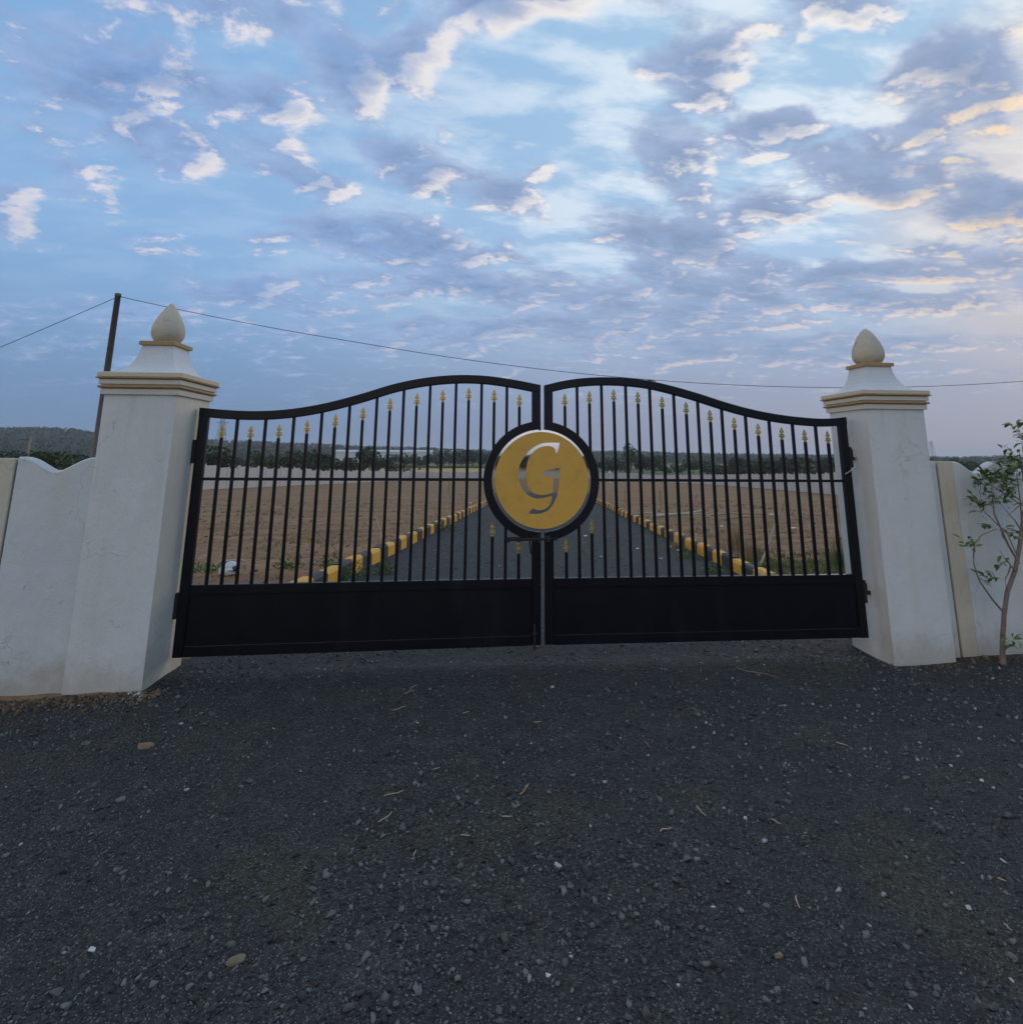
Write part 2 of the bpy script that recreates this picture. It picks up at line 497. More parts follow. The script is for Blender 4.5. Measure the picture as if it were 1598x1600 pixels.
M = {}
M['wall'] = m_plaster('white_paint_plaster', (0.70, 0.70, 0.68), amt=0.62)
M['wall_side'] = m_plaster('wall_paint_plaster', (0.66, 0.67, 0.65), amt=0.8)
M['cream_wall'] = m_plaster('cream_white_plaster', (0.70, 0.645, 0.54), amt=0.62)
M['joint'] = m_plain('joint_mortar', (0.13, 0.13, 0.105), 0.9, var=0.4)
M['cream'] = m_plaster('cream_paint_plaster', (0.64, 0.57, 0.44), amt=0.6)
M['cap'] = m_plaster('cap_cream_paint', (0.66, 0.57, 0.42), amt=0.4, cracks=0)
M['cap_pale'] = m_plaster('cap_pale_paint', (0.66, 0.61, 0.52), amt=0.4, cracks=0)
M['roof_white'] = m_plaster('cap_white_paint', (0.66, 0.68, 0.69), amt=0.5, cracks=0.15)
M['tan'] = m_plain('tan_trim_paint', (0.40, 0.26, 0.11), 0.7, var=0.25)
M['finial'] = m_plaster('finial_stone_paint', (0.60, 0.53, 0.42), amt=1.1, rough_h=2.2, cracks=0)
M['black'] = m_plain('black_gate_paint', (0.0045, 0.005, 0.0085), 0.36, spec=0.28, var=0.3, scale=5.0, dust=(0.030, 0.032, 0.040, 0.32), drip=0.16)
M['gold'] = m_plain('gold_spear_paint', (0.50, 0.345, 0.115), 0.24, metal=0.7, var=0.3, scale=60.0)
M['gold_plate'] = m_plain('gold_emblem_paint', (0.76, 0.42, 0.075), 0.42, metal=0.0, spec=0.35, var=0.10, scale=9.0, bstr=0.08, dust=(0.56, 0.28, 0.05, 0.75))
M['steel'] = m_plain('mirror_steel', (0.86, 0.87, 0.88), 0.03, metal=1.0, var=0.02, bstr=0.0)
M['rust'] = m_plain('dark_rusty_steel', (0.022, 0.020, 0.020), 0.6, metal=0.2, var=0.4, scale=30)
M['wire'] = m_plain('cable_black', (0.02, 0.02, 0.022), 0.6)
M['pole'] = m_plain('dark_pole_steel', (0.105, 0.092, 0.086), 0.6, var=0.3)
M['concrete_pole'] = m_plain('pole_concrete', (0.30, 0.25, 0.20), 0.85, var=0.2)
M['kerb_yellow'] = m_plain('kerb_yellow_paint', (0.74, 0.37, 0.028), 0.65, var=0.15, scale=9.0, dust=(0.30, 0.20, 0.09, 0.40))
M['kerb_black'] = m_plain('kerb_black_paint', (0.030, 0.030, 0.034), 0.7, var=0.3, scale=9.0, dust=(0.12, 0.11, 0.10, 0.4))
M['precast'] = m_plain('precast_concrete', (0.50, 0.46, 0.44), 0.85, var=0.12, scale=1.5)
M['precast_post'] = m_plain('precast_post_concrete', (0.56, 0.53, 0.50), 0.85, var=0.12, scale=2.0)
M['straw'] = m_plain('dry_straw', (0.40, 0.31, 0.19), 0.8, var=0.3, scale=50)
M['twig'] = m_plain('dry_twig', (0.24, 0.17, 0.11), 0.85, var=0.3, scale=40)
M['bare_branch'] = m_plain('bleached_branch', (0.44, 0.37, 0.29), 0.85, var=0.2, scale=20)
M['paper'] = m_plain('white_litter', (0.62, 0.60, 0.58), 0.7, var=0.08)
M['bag_dark'] = m_plain('dark_bag_lining', (0.02, 0.02, 0.03), 0.5)
M['bark'] = m_plain('sapling_bark', (0.21, 0.155, 0.13), 0.85, var=0.55, scale=30, bstr=0.5, bdist=0.006, dust=(0.36, 0.30, 0.27, 0.6))
M['tree_bark'] = m_plain('tree_bark', (0.09, 0.07, 0.055), 0.9, var=0.3, scale=3)
M['shed_wall'] = m_plain('pale_shed_wall', (0.58, 0.58, 0.58), 0.8, var=0.1, scale=0.5)
M['shed_roof'] = m_plain('pale_shed_roof', (0.55, 0.58, 0.62), 0.6, var=0.1, scale=0.5)
M['steel_tower'] = m_plain('galvanised_steel', (0.22, 0.23, 0.25), 0.6, metal=0.3)


def m_leaf(name, a, b_, rough=0.55, back=None):
    m, n, b = new_mat(name)
    r = island(n)
    c = n.mix(r, a, b_)
    c = n.mix(n.math('MULTIPLY', obj_rand(n), 0.5), c, tuple(0.6 * (p + q) * 0.5 for p, q in zip(a, b_)))
    set_b(n, b, col=c, rough=rough, spec=0.3)
    return m


M['leaf_sap'] = m_leaf('sapling_leaf', (0.045, 0.092, 0.024), (0.20, 0.28, 0.085), 0.45)
M['leaf_dark'] = m_leaf('dark_foliage', (0.022, 0.036, 0.014), (0.066, 0.090, 0.036))
M['leaf_mid'] = m_leaf('mid_foliage', (0.034, 0.056, 0.018), (0.096, 0.124, 0.045))
M['leaf_grey'] = m_leaf('dry_foliage', (0.050, 0.048, 0.030), (0.115, 0.105, 0.070))
M['weed'] = m_leaf('weed_leaf', (0.045, 0.090, 0.018), (0.13, 0.21, 0.045))
M['dry_grass'] = m_leaf('dry_grass', (0.24, 0.17, 0.08), (0.42, 0.32, 0.17), 0.8)
M['green_grass'] = m_leaf('short_grass', (0.085, 0.115, 0.035), (0.20, 0.22, 0.08), 0.8)


def m_stone(name, lo, hi, rough=0.8):
    m, n, b = new_mat(name)
    p = world_pos(n)
    r = n.math('POWER', island(n), 1.9)
    c = n.mix(r, lo, hi)
    c = n.mix(n.math('MULTIPLY', n.noise(p, 45.0, 4.0, 0.6), 0.5), c, tuple(v * 0.55 for v in lo))
    set_b(n, b, col=c, rough=rough, spec=0.35, nor=bump(n, n.noise(p, 160.0, 3.0, 0.6), 0.4, 0.002))
    return m


M['stone'] = m_stone('slate_chips', (0.038, 0.0385, 0.039), (0.24, 0.235, 0.225))
M['stone_pale'] = m_stone('pale_chips', (0.17, 0.17, 0.175), (0.55, 0.55, 0.55))
M['stone_tan'] = m_stone('tan_stone', (0.17, 0.125, 0.075), (0.33, 0.25, 0.16))
M['stone_white'] = m_stone('white_stone', (0.42, 0.41, 0.40), (0.66, 0.65, 0.63))
M['stone_grey'] = m_stone('grey_stone', (0.095, 0.096, 0.098), (0.17, 0.17, 0.165))
M['soil_lump'] = m_stone('soil_lumps', (0.10, 0.068, 0.042), (0.26, 0.18, 0.115))
M['clod'] = m_stone('field_clods', (0.16, 0.10, 0.060), (0.32, 0.215, 0.135))


def m_gravel():
    m, n, b = new_mat('crushed_slate_ground')
    p = world_pos(n)
    flat = n.mapping(p, scale=(1, 1, 0.3))
    def vor(scale, out='Color'):
        k = n.node('ShaderNodeTexVoronoi')
        n.put(k.inputs['Vector'], n.vmath('ADD', flat, n.vmath('SCALE', n.noise(flat, scale * 1.7, 2.0, 0.5, out=1), 0.35 / scale)))
        k.inputs['Scale'].default_value = scale
        return k.outputs['Color'], k.outputs['Distance']
    ca, da = vor(95.0)
    cb, db = vor(210.0)
    ra, rb = n.xyz(ca)[0], n.xyz(cb)[1]
    big = n.noise(p, 0.9, 6.0, 0.6, 0.4)
    mid = n.noise(p, 5.0, 5.0, 0.6)
    c = n.mix(big, (0.0225, 0.0225, 0.022), (0.042, 0.041, 0.0385))
    c = n.mix(n.math('MULTIPLY', n.ramp(mid, 0.48, 0.72), 0.55), c, (0.066, 0.062, 0.052))
    c = n.mix(n.math('MULTIPLY', n.ramp(n.noise(n.mapping(p, (4, 9, 0)), 1.1, 5.0, 0.6), 0.50, 0.68), 0.60), c, (0.052, 0.047, 0.027))
    grit = n.math('ADD', n.math('MULTIPLY', ra, 0.5), n.math('MULTIPLY', rb, 0.5))
    c = n.mix(1.0, c, n.join(*[n.math('MULTIPLY_ADD', grit, 1.9, 0.12)] * 3), 'MULTIPLY')
    c = n.mix(n.math('MULTIPLY', n.ramp(rb, 0.94, 0.97), 0.75), c, (0.20, 0.20, 0.20))
    h = n.math('ADD', n.math('MULTIPLY', n.math('SUBTRACT', 1.0, da), 0.6), n.math('MULTIPLY', n.math('SUBTRACT', 1.0, db), 0.35))
    h = n.math('ADD', h, n.math('MULTIPLY', ra, 0.5))
    set_b(n, b, col=c, rough=0.85, spec=0.3, nor=bump(n, h, 0.8, 0.006))
    return m


M['gravel'] = m_gravel()


def m_soil():
    m, n, b = new_mat('dry_field_soil')
    p = world_pos(n)
    x, y, z = n.xyz(p)[:3]
    clod = n.noise(p, 6.0, 6.0, 0.65, 0.3)
    furrow = n.noise(n.mapping(p, rot=(0, 0, -0.17), scale=(0.25, 1.3, 1)), 1.1, 6.0, 0.6, 0.5)
    patch = n.noise(p, 0.16, 5.0, 0.6, 0.3)
    c = n.mix(n.ramp(furrow, 0.3, 0.7), (0.215, 0.122, 0.066), (0.350, 0.212, 0.118))
    c = n.mix(n.math('MULTIPLY', n.ramp(clod, 0.48, 0.68), 0.75), c, (0.105, 0.066, 0.040))
    c = n.mix(n.math('MULTIPLY', n.ramp(patch, 0.48, 0.70), 0.60), c, (0.215, 0.185, 0.085))
    c = n.mix(n.math('MULTIPLY', n.ramp(n.noise(n.mapping(p, (3, 8, 1)), 1.5, 5.0, 0.65), 0.56, 0.70), 0.55), c, (0.105, 0.115, 0.045))
    far = n.ramp(y, 140.0, 240.0)
    land_far = n.mix(n.ramp(n.noise(n.mapping(p, scale=(1, 0.35, 1)), 0.012, 4.0, 0.5), 0.42, 0.58), (0.085, 0.100, 0.040), (0.24, 0.19, 0.09))
    c = n.mix(far, c, land_far)
    h = n.math('ADD', n.math('MULTIPLY', clod, 0.7), furrow)
    set_b(n, b, col=c, rough=0.95, spec=0.1, nor=bump(n, h, 0.6, 0.06))
    return m


M['soil'] = m_soil()
M['crop'] = m_plain('ripe_crop', (0.44, 0.32, 0.12), 0.9, var=0.3, scale=0.05, spec=0.1)
M['hedge'] = m_plain('green_crop', (0.085, 0.115, 0.04), 0.9, var=0.3, scale=0.08, spec=0.1)
M['hill'] = m_plain('hill_scrub', (0.034, 0.040, 0.024), 0.95, var=0.45, scale=0.02, spec=0.05)

# ------------------------------------------------------------------ the ground
def axis(pieces):
    out = []
    for a, b, s in pieces:
        out += list(np.arange(a, b - 1e-6, s))
    out.append(pieces[-1][1])
    return np.array(out)


def grid(name, xs, ys, zf, mat, smooth=True):
    X, Y = np.meshgrid(xs, ys)
    Z = zf(X, Y)
    nx, ny = len(xs), len(ys)
    V = np.stack([X.ravel(), Y.ravel(), Z.ravel()], 1)
    i = np.arange((ny - 1) * nx).reshape(ny - 1, nx)[:, :-1].ravel()
    Fq = np.stack([i, i + 1, i + nx + 1, i + nx], 1)
    return put(name, np_mesh(name, V, Fq, mat, 4, smooth))


RD = Vector((0.1667, 0.986, 0)).normalized()      # direction of the road
RN = Vector((RD.y, -RD.x, 0))                     # to its right
KL, KR = Vector((-2.441, 4.201, 0)), Vector((4.018, 4.196, 0))


def road_side(x, y):
    """signed distances to the road side faces of the two kerbs: negative inside the road"""
    dl = -((x - KL.x) * RN.x + (y - KL.y) * RN.y)
    dr = (x - KR.x) * RN.x + (y - KR.y) * RN.y
    return dl, dr


def field_z(X, Y):
    z = land(X, Y)
    dl, dr = road_side(X, Y)
    out = np.maximum(dl, dr)
    on = np.clip((out - 0.12) / 0.5, 0, 1) * np.clip((Y - 0.2) / 0.6, 0, 1) * np.clip((190 - Y) / 20, 0, 1)
    rough = np.clip(1 - np.hypot(X, Y) / 220, 0, 1)
    z = z - 0.30 * (1 - np.clip((out - 0.02) / 0.16, 0, 1)) * (np.abs(X) < 60) * (Y < 185) - 0.10 * (Y <= 0.2) * (Y > -26.5) * (np.abs(X) < 25.5)
    z = z + on * (0.10 + 0.05 * fbm(X * 0.35, Y * 0.9, 21) * rough + 0.035 * fbm(X * 1.7, Y * 2.2, 22) * rough)
    return z


xs = axis([(-6000, -600, 300), (-600, -90, 30), (-90, -30, 3), (-30, -9, 0.5), (-9, 14, 0.16), (14, 45, 0.6), (45, 120, 5), (120, 600, 40), (600, 6000, 300)])
ys = axis([(-6000, -600, 300), (-600, -60, 30), (-60, -28, 4), (-28, 0, 1.0), (0, 14, 0.14), (14, 40, 0.45), (40, 190, 2.5), (190, 600, 20), (600, 6000, 200)])
tag(grid('field', xs, ys, field_z, M['soil']), kind='structure')

# crushed slate in front of the gate, up to the gate line
xs = axis([(-26, -6, 0.5), (-6, -4.6, 0.1), (-4.6, 4.8, 0.03), (4.8, 6, 0.1), (6, 26, 0.5)])
ys = axis([(-27, -6, 0.75), (-6, -3.6, 0.1), (-3.6, 0.42, 0.03)])


def drive_full(X, Y):
    near = np.clip((4.4 - np.hypot(X - 0.3, (Y + 1.6) * 0.9)) / 1.5, 0, 1)
    z = drive_z(X, Y) + near * (0.0045 * fbm(X * 11, Y * 11, 31, 3) + 0.003 * vnoise(X * 30, Y * 30, 33))
    return z


tag(grid('gravel_drive', xs, ys, drive_full, M['gravel']), kind='structure')


def road_z(X, Y):
    dl, dr = road_side(X, Y)
    crown = 0.03 * np.clip(-np.maximum(dl, dr) / 3.0, 0, 1)
    return drive_z(X, Y) - 0.02 + crown * np.clip(Y / 4, 0, 1)


# access road between the kerbs: rows across the road, following it
S_ = np.concatenate([np.arange(-3.95, 14, 0.25), np.arange(14, 168, 2.0)])
A_ = np.linspace(-0.04, 6.42, 27)
SS, AA = np.meshgrid(S_, A_, indexing='ij')
X = KL.x + RD.x * SS + RN.x * AA
Y = KL.y + RD.y * SS + RN.y * AA
Z = road_z(X, Y)
na = len(A_)
i = np.arange((len(S_) - 1) * na).reshape(-1, na)[:, :-1].ravel()
tag(put('access_road', np_mesh('access_road', np.stack([X.ravel(), Y.ravel(), Z.ravel()], 1), np.stack([i, i + 1, i + na + 1, i + na], 1), M['gravel'], 4, True)), kind='structure')

# fields beyond the compound wall
def patch(name, quad, lift, mat, h=0.0):
    mb = MB()
    pts = [(x, y, gz(x, y) + lift) for x, y in quad]
    if h:
        mb.add([(x, y, z - 0.3) for x, y, z in pts] + [(x, y, z + h) for x, y, z in pts], [(4, 5, 6, 7), (0, 1, 5, 4), (1, 2, 6, 5), (2, 3, 7, 6), (3, 0, 4, 7)])
    else:
        mb.add(pts, [(0, 1, 2, 3)])
    return tag(mb.build(name, mat), kind='structure')


patch('ripe_field', [(-120, 215), (12, 190), (32, 330), (-150, 360)], 0.06, M['crop'], 0.5)
patch('green_field', [(-160, 372), (36, 338), (44, 372), (-180, 420)], 0.05, M['hedge'], 1.2)
patch('ripe_field', [(60, 190), (110, 186), (150, 300), (70, 310)], 0.06, M['hedge'], 0.4)
patch('ripe_field', [(-420, 300), (-250, 290), (-260, 380), (-470, 380)], 0.06, M['hedge'], 0.4)

# hills on the horizon: profile of (azimuth in degrees, tangent of elevation above the eye)
SIL = [(-75, 0.020), (-60, 0.021), (-46.3, 0.0225), (-41.2, 0.0250), (-34.8, 0.0268), (-32, 0.0280), (-30.2, 0.0268), (-28.9, 0.0225), (-24.5, 0.0205), (-20.7, 0.0160), (-17.1, 0.0155),
       (-14.9, 0.0135), (-11.6, 0.0122), (-8.1, 0.0098), (-3.3, 0.0090), (0.35, 0.0066), (4.1, 0.0052), (18.9, 0.0046), (24.7, 0.0022), (30.1, 0.0024), (35.2, 0.0012), (42.3, -0.0004),
       (43.9, -0.0012), (46.2, 0.0010), (51, 0.0012), (62, 0.002), (75, 0.002)]
az_ = np.radians(np.arange(-75, 75.01, 0.5))
tan_ = np.interp(az_, np.radians([a for a, _ in SIL]), [t for _, t in SIL])
HILL_D = 1500.0
dist_ = np.array([520, 640, 760, 880, 1000, 1120, 1240, 1360, 1500, 1700, 2100, 2600], float)


def hill_h(az, d):
    t = np.interp(az, az_, tan_)
    top = CAM.z + t * HILL_D - 3.5
    base = -7.5
    k = np.clip((d - 520) / (HILL_D - 520), 0, 1)
    k = k * k * (3 - 2 * k)
    z = base + (np.maximum(top, base + 0.5) - base) * k
    z = z + 1.2 * fbm(np.sin(az) * d / 160, np.cos(az) * d / 160, 41) * np.clip(k * 4, 0, 1) * 0.8
    return np.where(d > HILL_D + 1, z - (d - HILL_D) * 0.02, z)


AZ, DD = np.meshgrid(az_, dist_, indexing='ij')
HX, HY = CAM.x + np.sin(AZ) * DD, CAM.y + np.cos(AZ) * DD
HZ = hill_h(AZ, DD)
nd = len(dist_)
i = np.arange((len(az_) - 1) * nd).reshape(-1, nd)[:, :-1].ravel()
tag(put('hills', np_mesh('hills', np.stack([HX.ravel(), HY.ravel(), HZ.ravel()], 1), np.stack([i, i + 1, i + nd + 1, i + nd], 1), M['hill'], 4, True)), kind='structure')

# ------------------------------------------------------------------ the gate: two leaves
CURVE_L = [(-3.05, 2.144), (-2.852, 2.128), (-2.581, 2.121), (-2.38, 2.133), (-2.034, 2.191), (-1.701, 2.285), (-1.36, 2.398), (-1.01, 2.469), (-0.771, 2.49), (-0.53, 2.487), (-0.285, 2.459), (-0.001, 2.411)]
CURVE_R = [(0.024, 2.411), (0.21, 2.458), (0.398, 2.487), (0.588, 2.5), (0.81, 2.498), (1.033, 2.478), (1.289, 2.426), (1.545, 2.359), (1.801, 2.282), (2.06, 2.217), (2.321, 2.171), (2.586, 2.143), (2.787, 2.133), (2.923, 2.138), (3.05, 2.152)]


def smooth_curve(pts, n=60):
    xs_ = np.array([p[0] for p in pts]); zs_ = np.array([p[1] for p in pts])
    m = np.gradient(zs_, xs_)
    X_ = np.linspace(xs_[0], xs_[-1], n)
    out = []
    for x in X_:
        k = min(max(int(np.searchsorted(xs_, x)) - 1, 0), len(xs_) - 2)
        h = xs_[k + 1] - xs_[k]; t = (x - xs_[k]) / h
        out.append((1 + 2 * t) * (1 - t) ** 2 * zs_[k] + t * (1 - t) ** 2 * h * m[k] + t * t * (3 - 2 * t) * zs_[k + 1] + t * t * (t - 1) * h * m[k + 1])
    return X_, np.array(out)


SPEAR = [(-.011, 0), (.011, 0), (.013, .014), (.009, .020), (.016, .026), (.027, .024), (.028, .034), (.018, .042), (.026, .050), (.020, .058), (.010, .054), (.008, .064), (.012, .070),
         (.023, .072), (.019, .084), (.010, .104), (.003, .122), (-.003, .122), (-.010, .104), (-.019, .084), (-.023, .072), (-.012, .070), (-.008, .064), (-.010, .054), (-.020, .058),
         (-.026, .050), (-.018, .042), (-.028, .034), (-.027, .024), (-.016, .026), (-.009, .020), (-.013, .014)]


def spear_mesh():
    mb = MB()
    mb.prism(SPEAR, -.006, .006)
    # a raised rib and collars so that the casting is not flat
    mb.lathe([(.004, .0), (.0125, .004), (.0125, .012), (.007, .019), (.010, .026), (.011, .036), (.007, .046), (.009, .055), (.006, .064), (.0095, .071), (.009, .084), (.005, .104), (.001, .121)], 8)
    return mb.mesh('spear_head', M['gold'])


SPEAR_ME = spear_mesh()
RING_C, RING_O, RING_I = (-0.004, 1.532), 0.538, 0.462
T = 0.025            # half depth of the frame tubes


def ring_z(x, r, sign):
    d = r * r - (x - RING_C[0]) ** 2
    return RING_C[1] + sign * math.sqrt(max(d, 0.0))


G_OUT = [(970, 375), (962, 430), (938, 492), (922, 488), (915, 452), (884, 424), (825, 413), (760, 425), (700, 452), (645, 503), (606, 570), (588, 640), (580, 700), (580, 770), (590, 830), (612, 882), (655, 930), (712, 954),
         (780, 958), (845, 946), (880, 934), (886, 900), (889, 850), (892, 800), (890, 757), (740, 744), (790, 702), (850, 678), (970, 660), (964, 760), (958, 850), (945, 930), (920, 1010), (880, 1078), (828, 1130), (760, 1158), (690, 1167), (605, 1160),
         (622, 1138), (655, 1105), (690, 1118), (740, 1124), (790, 1113), (838, 1080), (866, 1030), (876, 972), (800, 990), (720, 1000), (650, 986), (590, 950), (540, 900), (506, 830), (492, 760), (493, 685), (512, 615), (550, 550), (602, 485), (660, 435), (738, 394), (800, 380), (870, 375)]
G_PTS = [((u - 762) / 535.0 * 0.435, (790 - v) / 535.0 * 0.435) for u, v in G_OUT]


def filled(name, loops, y0, depth):
    """flat plate from closed outlines (the later ones cut holes), standing in the xz plane"""
    cu = bpy.data.curves.new(name, 'CURVE')
    cu.dimensions = '2D'
    cu.fill_mode = 'BOTH'
    cu.extrude = depth / 2
    for lp, kind in loops:
        sp = cu.splines.new('POLY')
        sp.points.add(len(lp) - 1)
        for q, (x, z) in zip(sp.points, lp):
            q.co = (x, z, 0, 1)
        sp.use_cyclic_u = True
    ob = bpy.data.objects.new(name, cu)
    me = bpy.data.meshes.new_from_object(ob)
    bpy.data.objects.remove(ob)
    bpy.data.curves.remove(cu)
    me.transform(Matrix.Translation((0, y0, 0)) @ Matrix.Rotation(math.radians(90), 4, 'X'))
    return me


def half(me, keep_left, x):
    bm = bmesh.new()
    bm.from_mesh(me)
    bmesh.ops.bisect_plane(bm, geom=bm.verts[:] + bm.edges[:] + bm.faces[:], plane_co=(x, 0, 0), plane_no=(1, 0, 0), clear_outer=keep_left, clear_inner=not keep_left)
    edges = [e for e in bm.edges if e.is_boundary]
    if edges:
        bmesh.ops.holes_fill(bm, edges=edges, sides=0)
    out = bpy.data.meshes.new('plate_half')
    bm.to_mesh(out)
    bm.free()
    return out


def circle(r, n=96):
    return [(r * math.cos(2 * math.pi * k / n), r * math.sin(2 * math.pi * k / n)) for k in range(n)]


def smooth_loop(p, n=3):
    """round a closed outline slightly, keeping sharp corners"""
    out = []
    N = len(p)
    for i in range(N):
        p0, p1, p2, p3 = (Vector(p[(i + k) % N]) for k in (-1, 0, 1, 2))
        a1, a2 = (p1 - p0).angle(p2 - p1, 0), (p2 - p1).angle(p3 - p2, 0)
        m1 = (p2 - p0) * .5 if a1 < .9 else (p2 - p1)
        m2 = (p3 - p1) * .5 if a2 < .9 else (p2 - p1)
        out.append(tuple(p1))
        for k in range(1, n):
            t = k / n
            out.append(tuple(p1 * (1 + 2 * t) * (1 - t) ** 2 + m1 * t * (1 - t) ** 2 + p2 * t * t * (3 - 2 * t) + m2 * t * t * (t - 1)))
    return out


GOLD_ME = filled('emblem', [(circle(0.435), 0), (smooth_loop(G_PTS), 0)], -0.0255, 0.006)
MIRROR_ME = filled('mirror', [(circle(0.4575), 0)], -0.016, 0.005)


def gate_leaf(sd, hinge, ang, label):
    """sd=-1: left leaf, built along +x from its hinge; sd=+1: right leaf, along -x.  Local origin at the hinge, z from the ground"""
    root = empty('gate_leaf', (hinge, 0, 0), ang, label, 'gate', 'leaves of the double gate')
    L = 3.035 if sd < 0 else 3.028
    d = -sd                                           # local direction towards the middle of the gate
    wx = lambda x: x - hinge                          # gate x to leaf x (the small turn is ignored)
    X_, Z_ = smooth_curve(CURVE_L if sd < 0 else CURVE_R)
    top = lambda gx: float(np.interp(gx, X_, Z_))
    xin = hinge + d * L
    def bxs(mb, a, b, y0, y1, z0, z1, bev=0.004):
        mb.box(min(wx(a), wx(b)), max(wx(a), wx(b)), y0, y1, z0, z1, 0, bev)
    # frame tubes
    mb = MB(); bxs(mb, hinge, hinge + d * .080, -T, T, .120, top(hinge + d * .04) - .004)
    mb.build('outer_stile', M['black'], root)
    mb = MB(); bxs(mb, xin - d * .080, xin, -T, T, .126, ring_z(xin - d * .04, RING_O - .02, -1)); mb.build('meeting_stile', M['black'], root)
    mb = MB(); bxs(mb, xin - d * .080, xin, -T, T, ring_z(xin - d * .04, RING_O - .02, 1), top(xin - d * .04) - .010)
    mb.build('meeting_stile', M['black'], root)
    # curved head rail, with its section square to the curve
    mb = MB()
    keep = [(x, z) for x, z in zip(X_, Z_) if (x - xin) * d <= 0]
    if sd < 0:
        keep.append((xin, top(xin)))
    else:
        keep.insert(0, (xin, top(xin)))
    kx = np.array([k[0] for k in keep]); kz = np.array([k[1] for k in keep])
    tx, tz = np.gradient(kx), np.gradient(kz)
    ln = np.hypot(tx, tz); nx_, nz_ = -tz / ln, tx / ln
    vs, fs = [], []
    for k in range(len(kx)):
        for (o, y) in ((0, -T + .003), (-.006, -T - .002), (-.072, -T - .002), (-.078, -T + .003), (-.078, T - .003), (-.072, T + .002), (-.006, T + .002), (0, T - .003)):
            vs.append((wx(kx[k] + (nx_[k] * o if 0 < k < len(kx) - 1 else 0)), y, kz[k] + (nz_[k] * o if 0 < k < len(kx) - 1 else o)))
    for k in range(len(kx) - 1):
        for j in range(8):
            fs.append((k * 8 + j, k * 8 + (j + 1) % 8, k * 8 + 8 + (j + 1) % 8, k * 8 + 8 + j))
    fs += [tuple(range(7, -1, -1)), tuple(range((len(kx) - 1) * 8, len(kx) * 8))]
    mb.add(vs, fs)
    mb.build('head_rail', M['black'], root)
    a, b = hinge + d * .0805, xin - d * .0805
    mb = MB(); bxs(mb, a, b, -T + .002, T - .002, .596, .674); mb.build('lock_rail', M['black'], root)
    mb = MB(); bxs(mb, a, b, -T + .002, T - .002, .122, .204); mb.build('bottom_rail', M['black'], root)
    mb = MB()
    mb.box(min(wx(a), wx(b)), max(wx(a), wx(b)), -.010, -.006, .205, .595)
    for z0, z1 in ((.205, .213), (.587, .595)):
        mb.box(min(wx(a), wx(b)), max(wx(a), wx(b)), -.0165, -.0105, z0, z1)
    mb.build('sheet_panel', M['black'], root)
    ring_end = RING_C[0] - d * (RING_O - .006)
    mb = MB(); bxs(mb, a, ring_end, -.0105, .0105, 1.520, 1.545, 0.0); mb.build('middle_rail', M['black'], root)
    # half ring round the emblem
    lim = math.acos(min(1, abs(xin - RING_C[0]) / RING_O))
    a0 = math.pi / 2 + (math.pi / 2 - lim) if sd < 0 else -math.pi / 2 + (math.pi / 2 - lim)
    a1 = a0 + 2 * lim
    n = 48
    sec = [(RING_O, -T), (RING_O - .004, -T - .004), (RING_I + .004, -T - .004), (RING_I, -T), (RING_I, T), (RING_I + .004, T + .004), (RING_O - .004, T + .004), (RING_O, T)]
    vs, fs = [], []
    for k in range(n + 1):
        w = a0 + (a1 - a0) * k / n
        for r, y in sec:
            x = RING_C[0] + r * math.cos(w)
            x = min(x, xin) if sd < 0 else max(x, xin)
            vs.append((wx(x), y, RING_C[1] + r * math.sin(w)))
    for k in range(n):
        for j in range(8):
            fs.append((k * 8 + j, k * 8 + 8 + j, k * 8 + 8 + (j + 1) % 8, k * 8 + (j + 1) % 8))
    fs += [tuple(range(8)), tuple(range(n * 8 + 7, n * 8 - 1, -1))]
    mb = MB(); mb.add(vs, fs); mb.build('ring', M['black'], root)
    # uprights: spears and full bars in turn
    step = (L - .160) / 24.0
    bar_me = {}
    def bar(gx, z0, z1):
        mb = MB(); mb.box(-.0128, .0128, -.0128, .0128, z0, z1, 0, .0025)
        return put('bar', mb.mesh('bar', M['black']), root, (wx(gx), 0, 0))
    def spear(on, z):
        return put('spear_head', SPEAR_ME, on, (0, 0, z), (0, rng.uniform(-.03, .03), rng.uniform(-.12, .12)))
    for i_ in range(1, 24):
        gx = hinge + d * (.080 + step * i_)
        inside = abs(gx - RING_C[0]) < RING_O - .01
        head = top(gx) - .070
        if i_ % 2 == 0:
            if inside:
                bar(gx, ring_z(gx, RING_O - .02, 1), head); bar(gx, .674, ring_z(gx, RING_O - .02, -1))
            else:
                bar(gx, .674, head)
        else:
            zt = top(gx) - .122 + rng.uniform(-.008, .008)
            low = ring_z(gx, RING_O - .02, 1) if inside else .674
            spear(bar(gx, low, zt - .120), zt - .122)
            if inside:
                zl = ring_z(gx, RING_O, -1) - (.085 if i_ == 21 else .032)
                spear(bar(gx, .674, zl - .120), zl - .122)
    # hinges
    for z in ((1.765, .512) if sd < 0 else (1.76, .52)):
        mb = MB()
        mb.box(min(wx(hinge - d * .030), wx(hinge - d * .001)), max(wx(hinge - d * .030), wx(hinge - d * .001)), -.020, .020, z - .10, z + .10, 0, .004)
        mb.tube([(wx(hinge - d * .034), 0, z - .03), (wx(hinge - d * .034), 0, z + .075)], .014, 10)
        mb.box(min(wx(hinge - d * .098), wx(hinge - d * .031)), max(wx(hinge - d * .098), wx(hinge - d * .031)), -.014, .014, z - .030, z + .004, 0, .003)
        mb.build('hinge', M['rust'], root)
    # emblem halves
    seam = -0.0003 if sd < 0 else 0.0004
    gme = half(GOLD_ME, sd < 0, seam); gme.materials.clear(); gme.materials.append(M['gold_plate'])
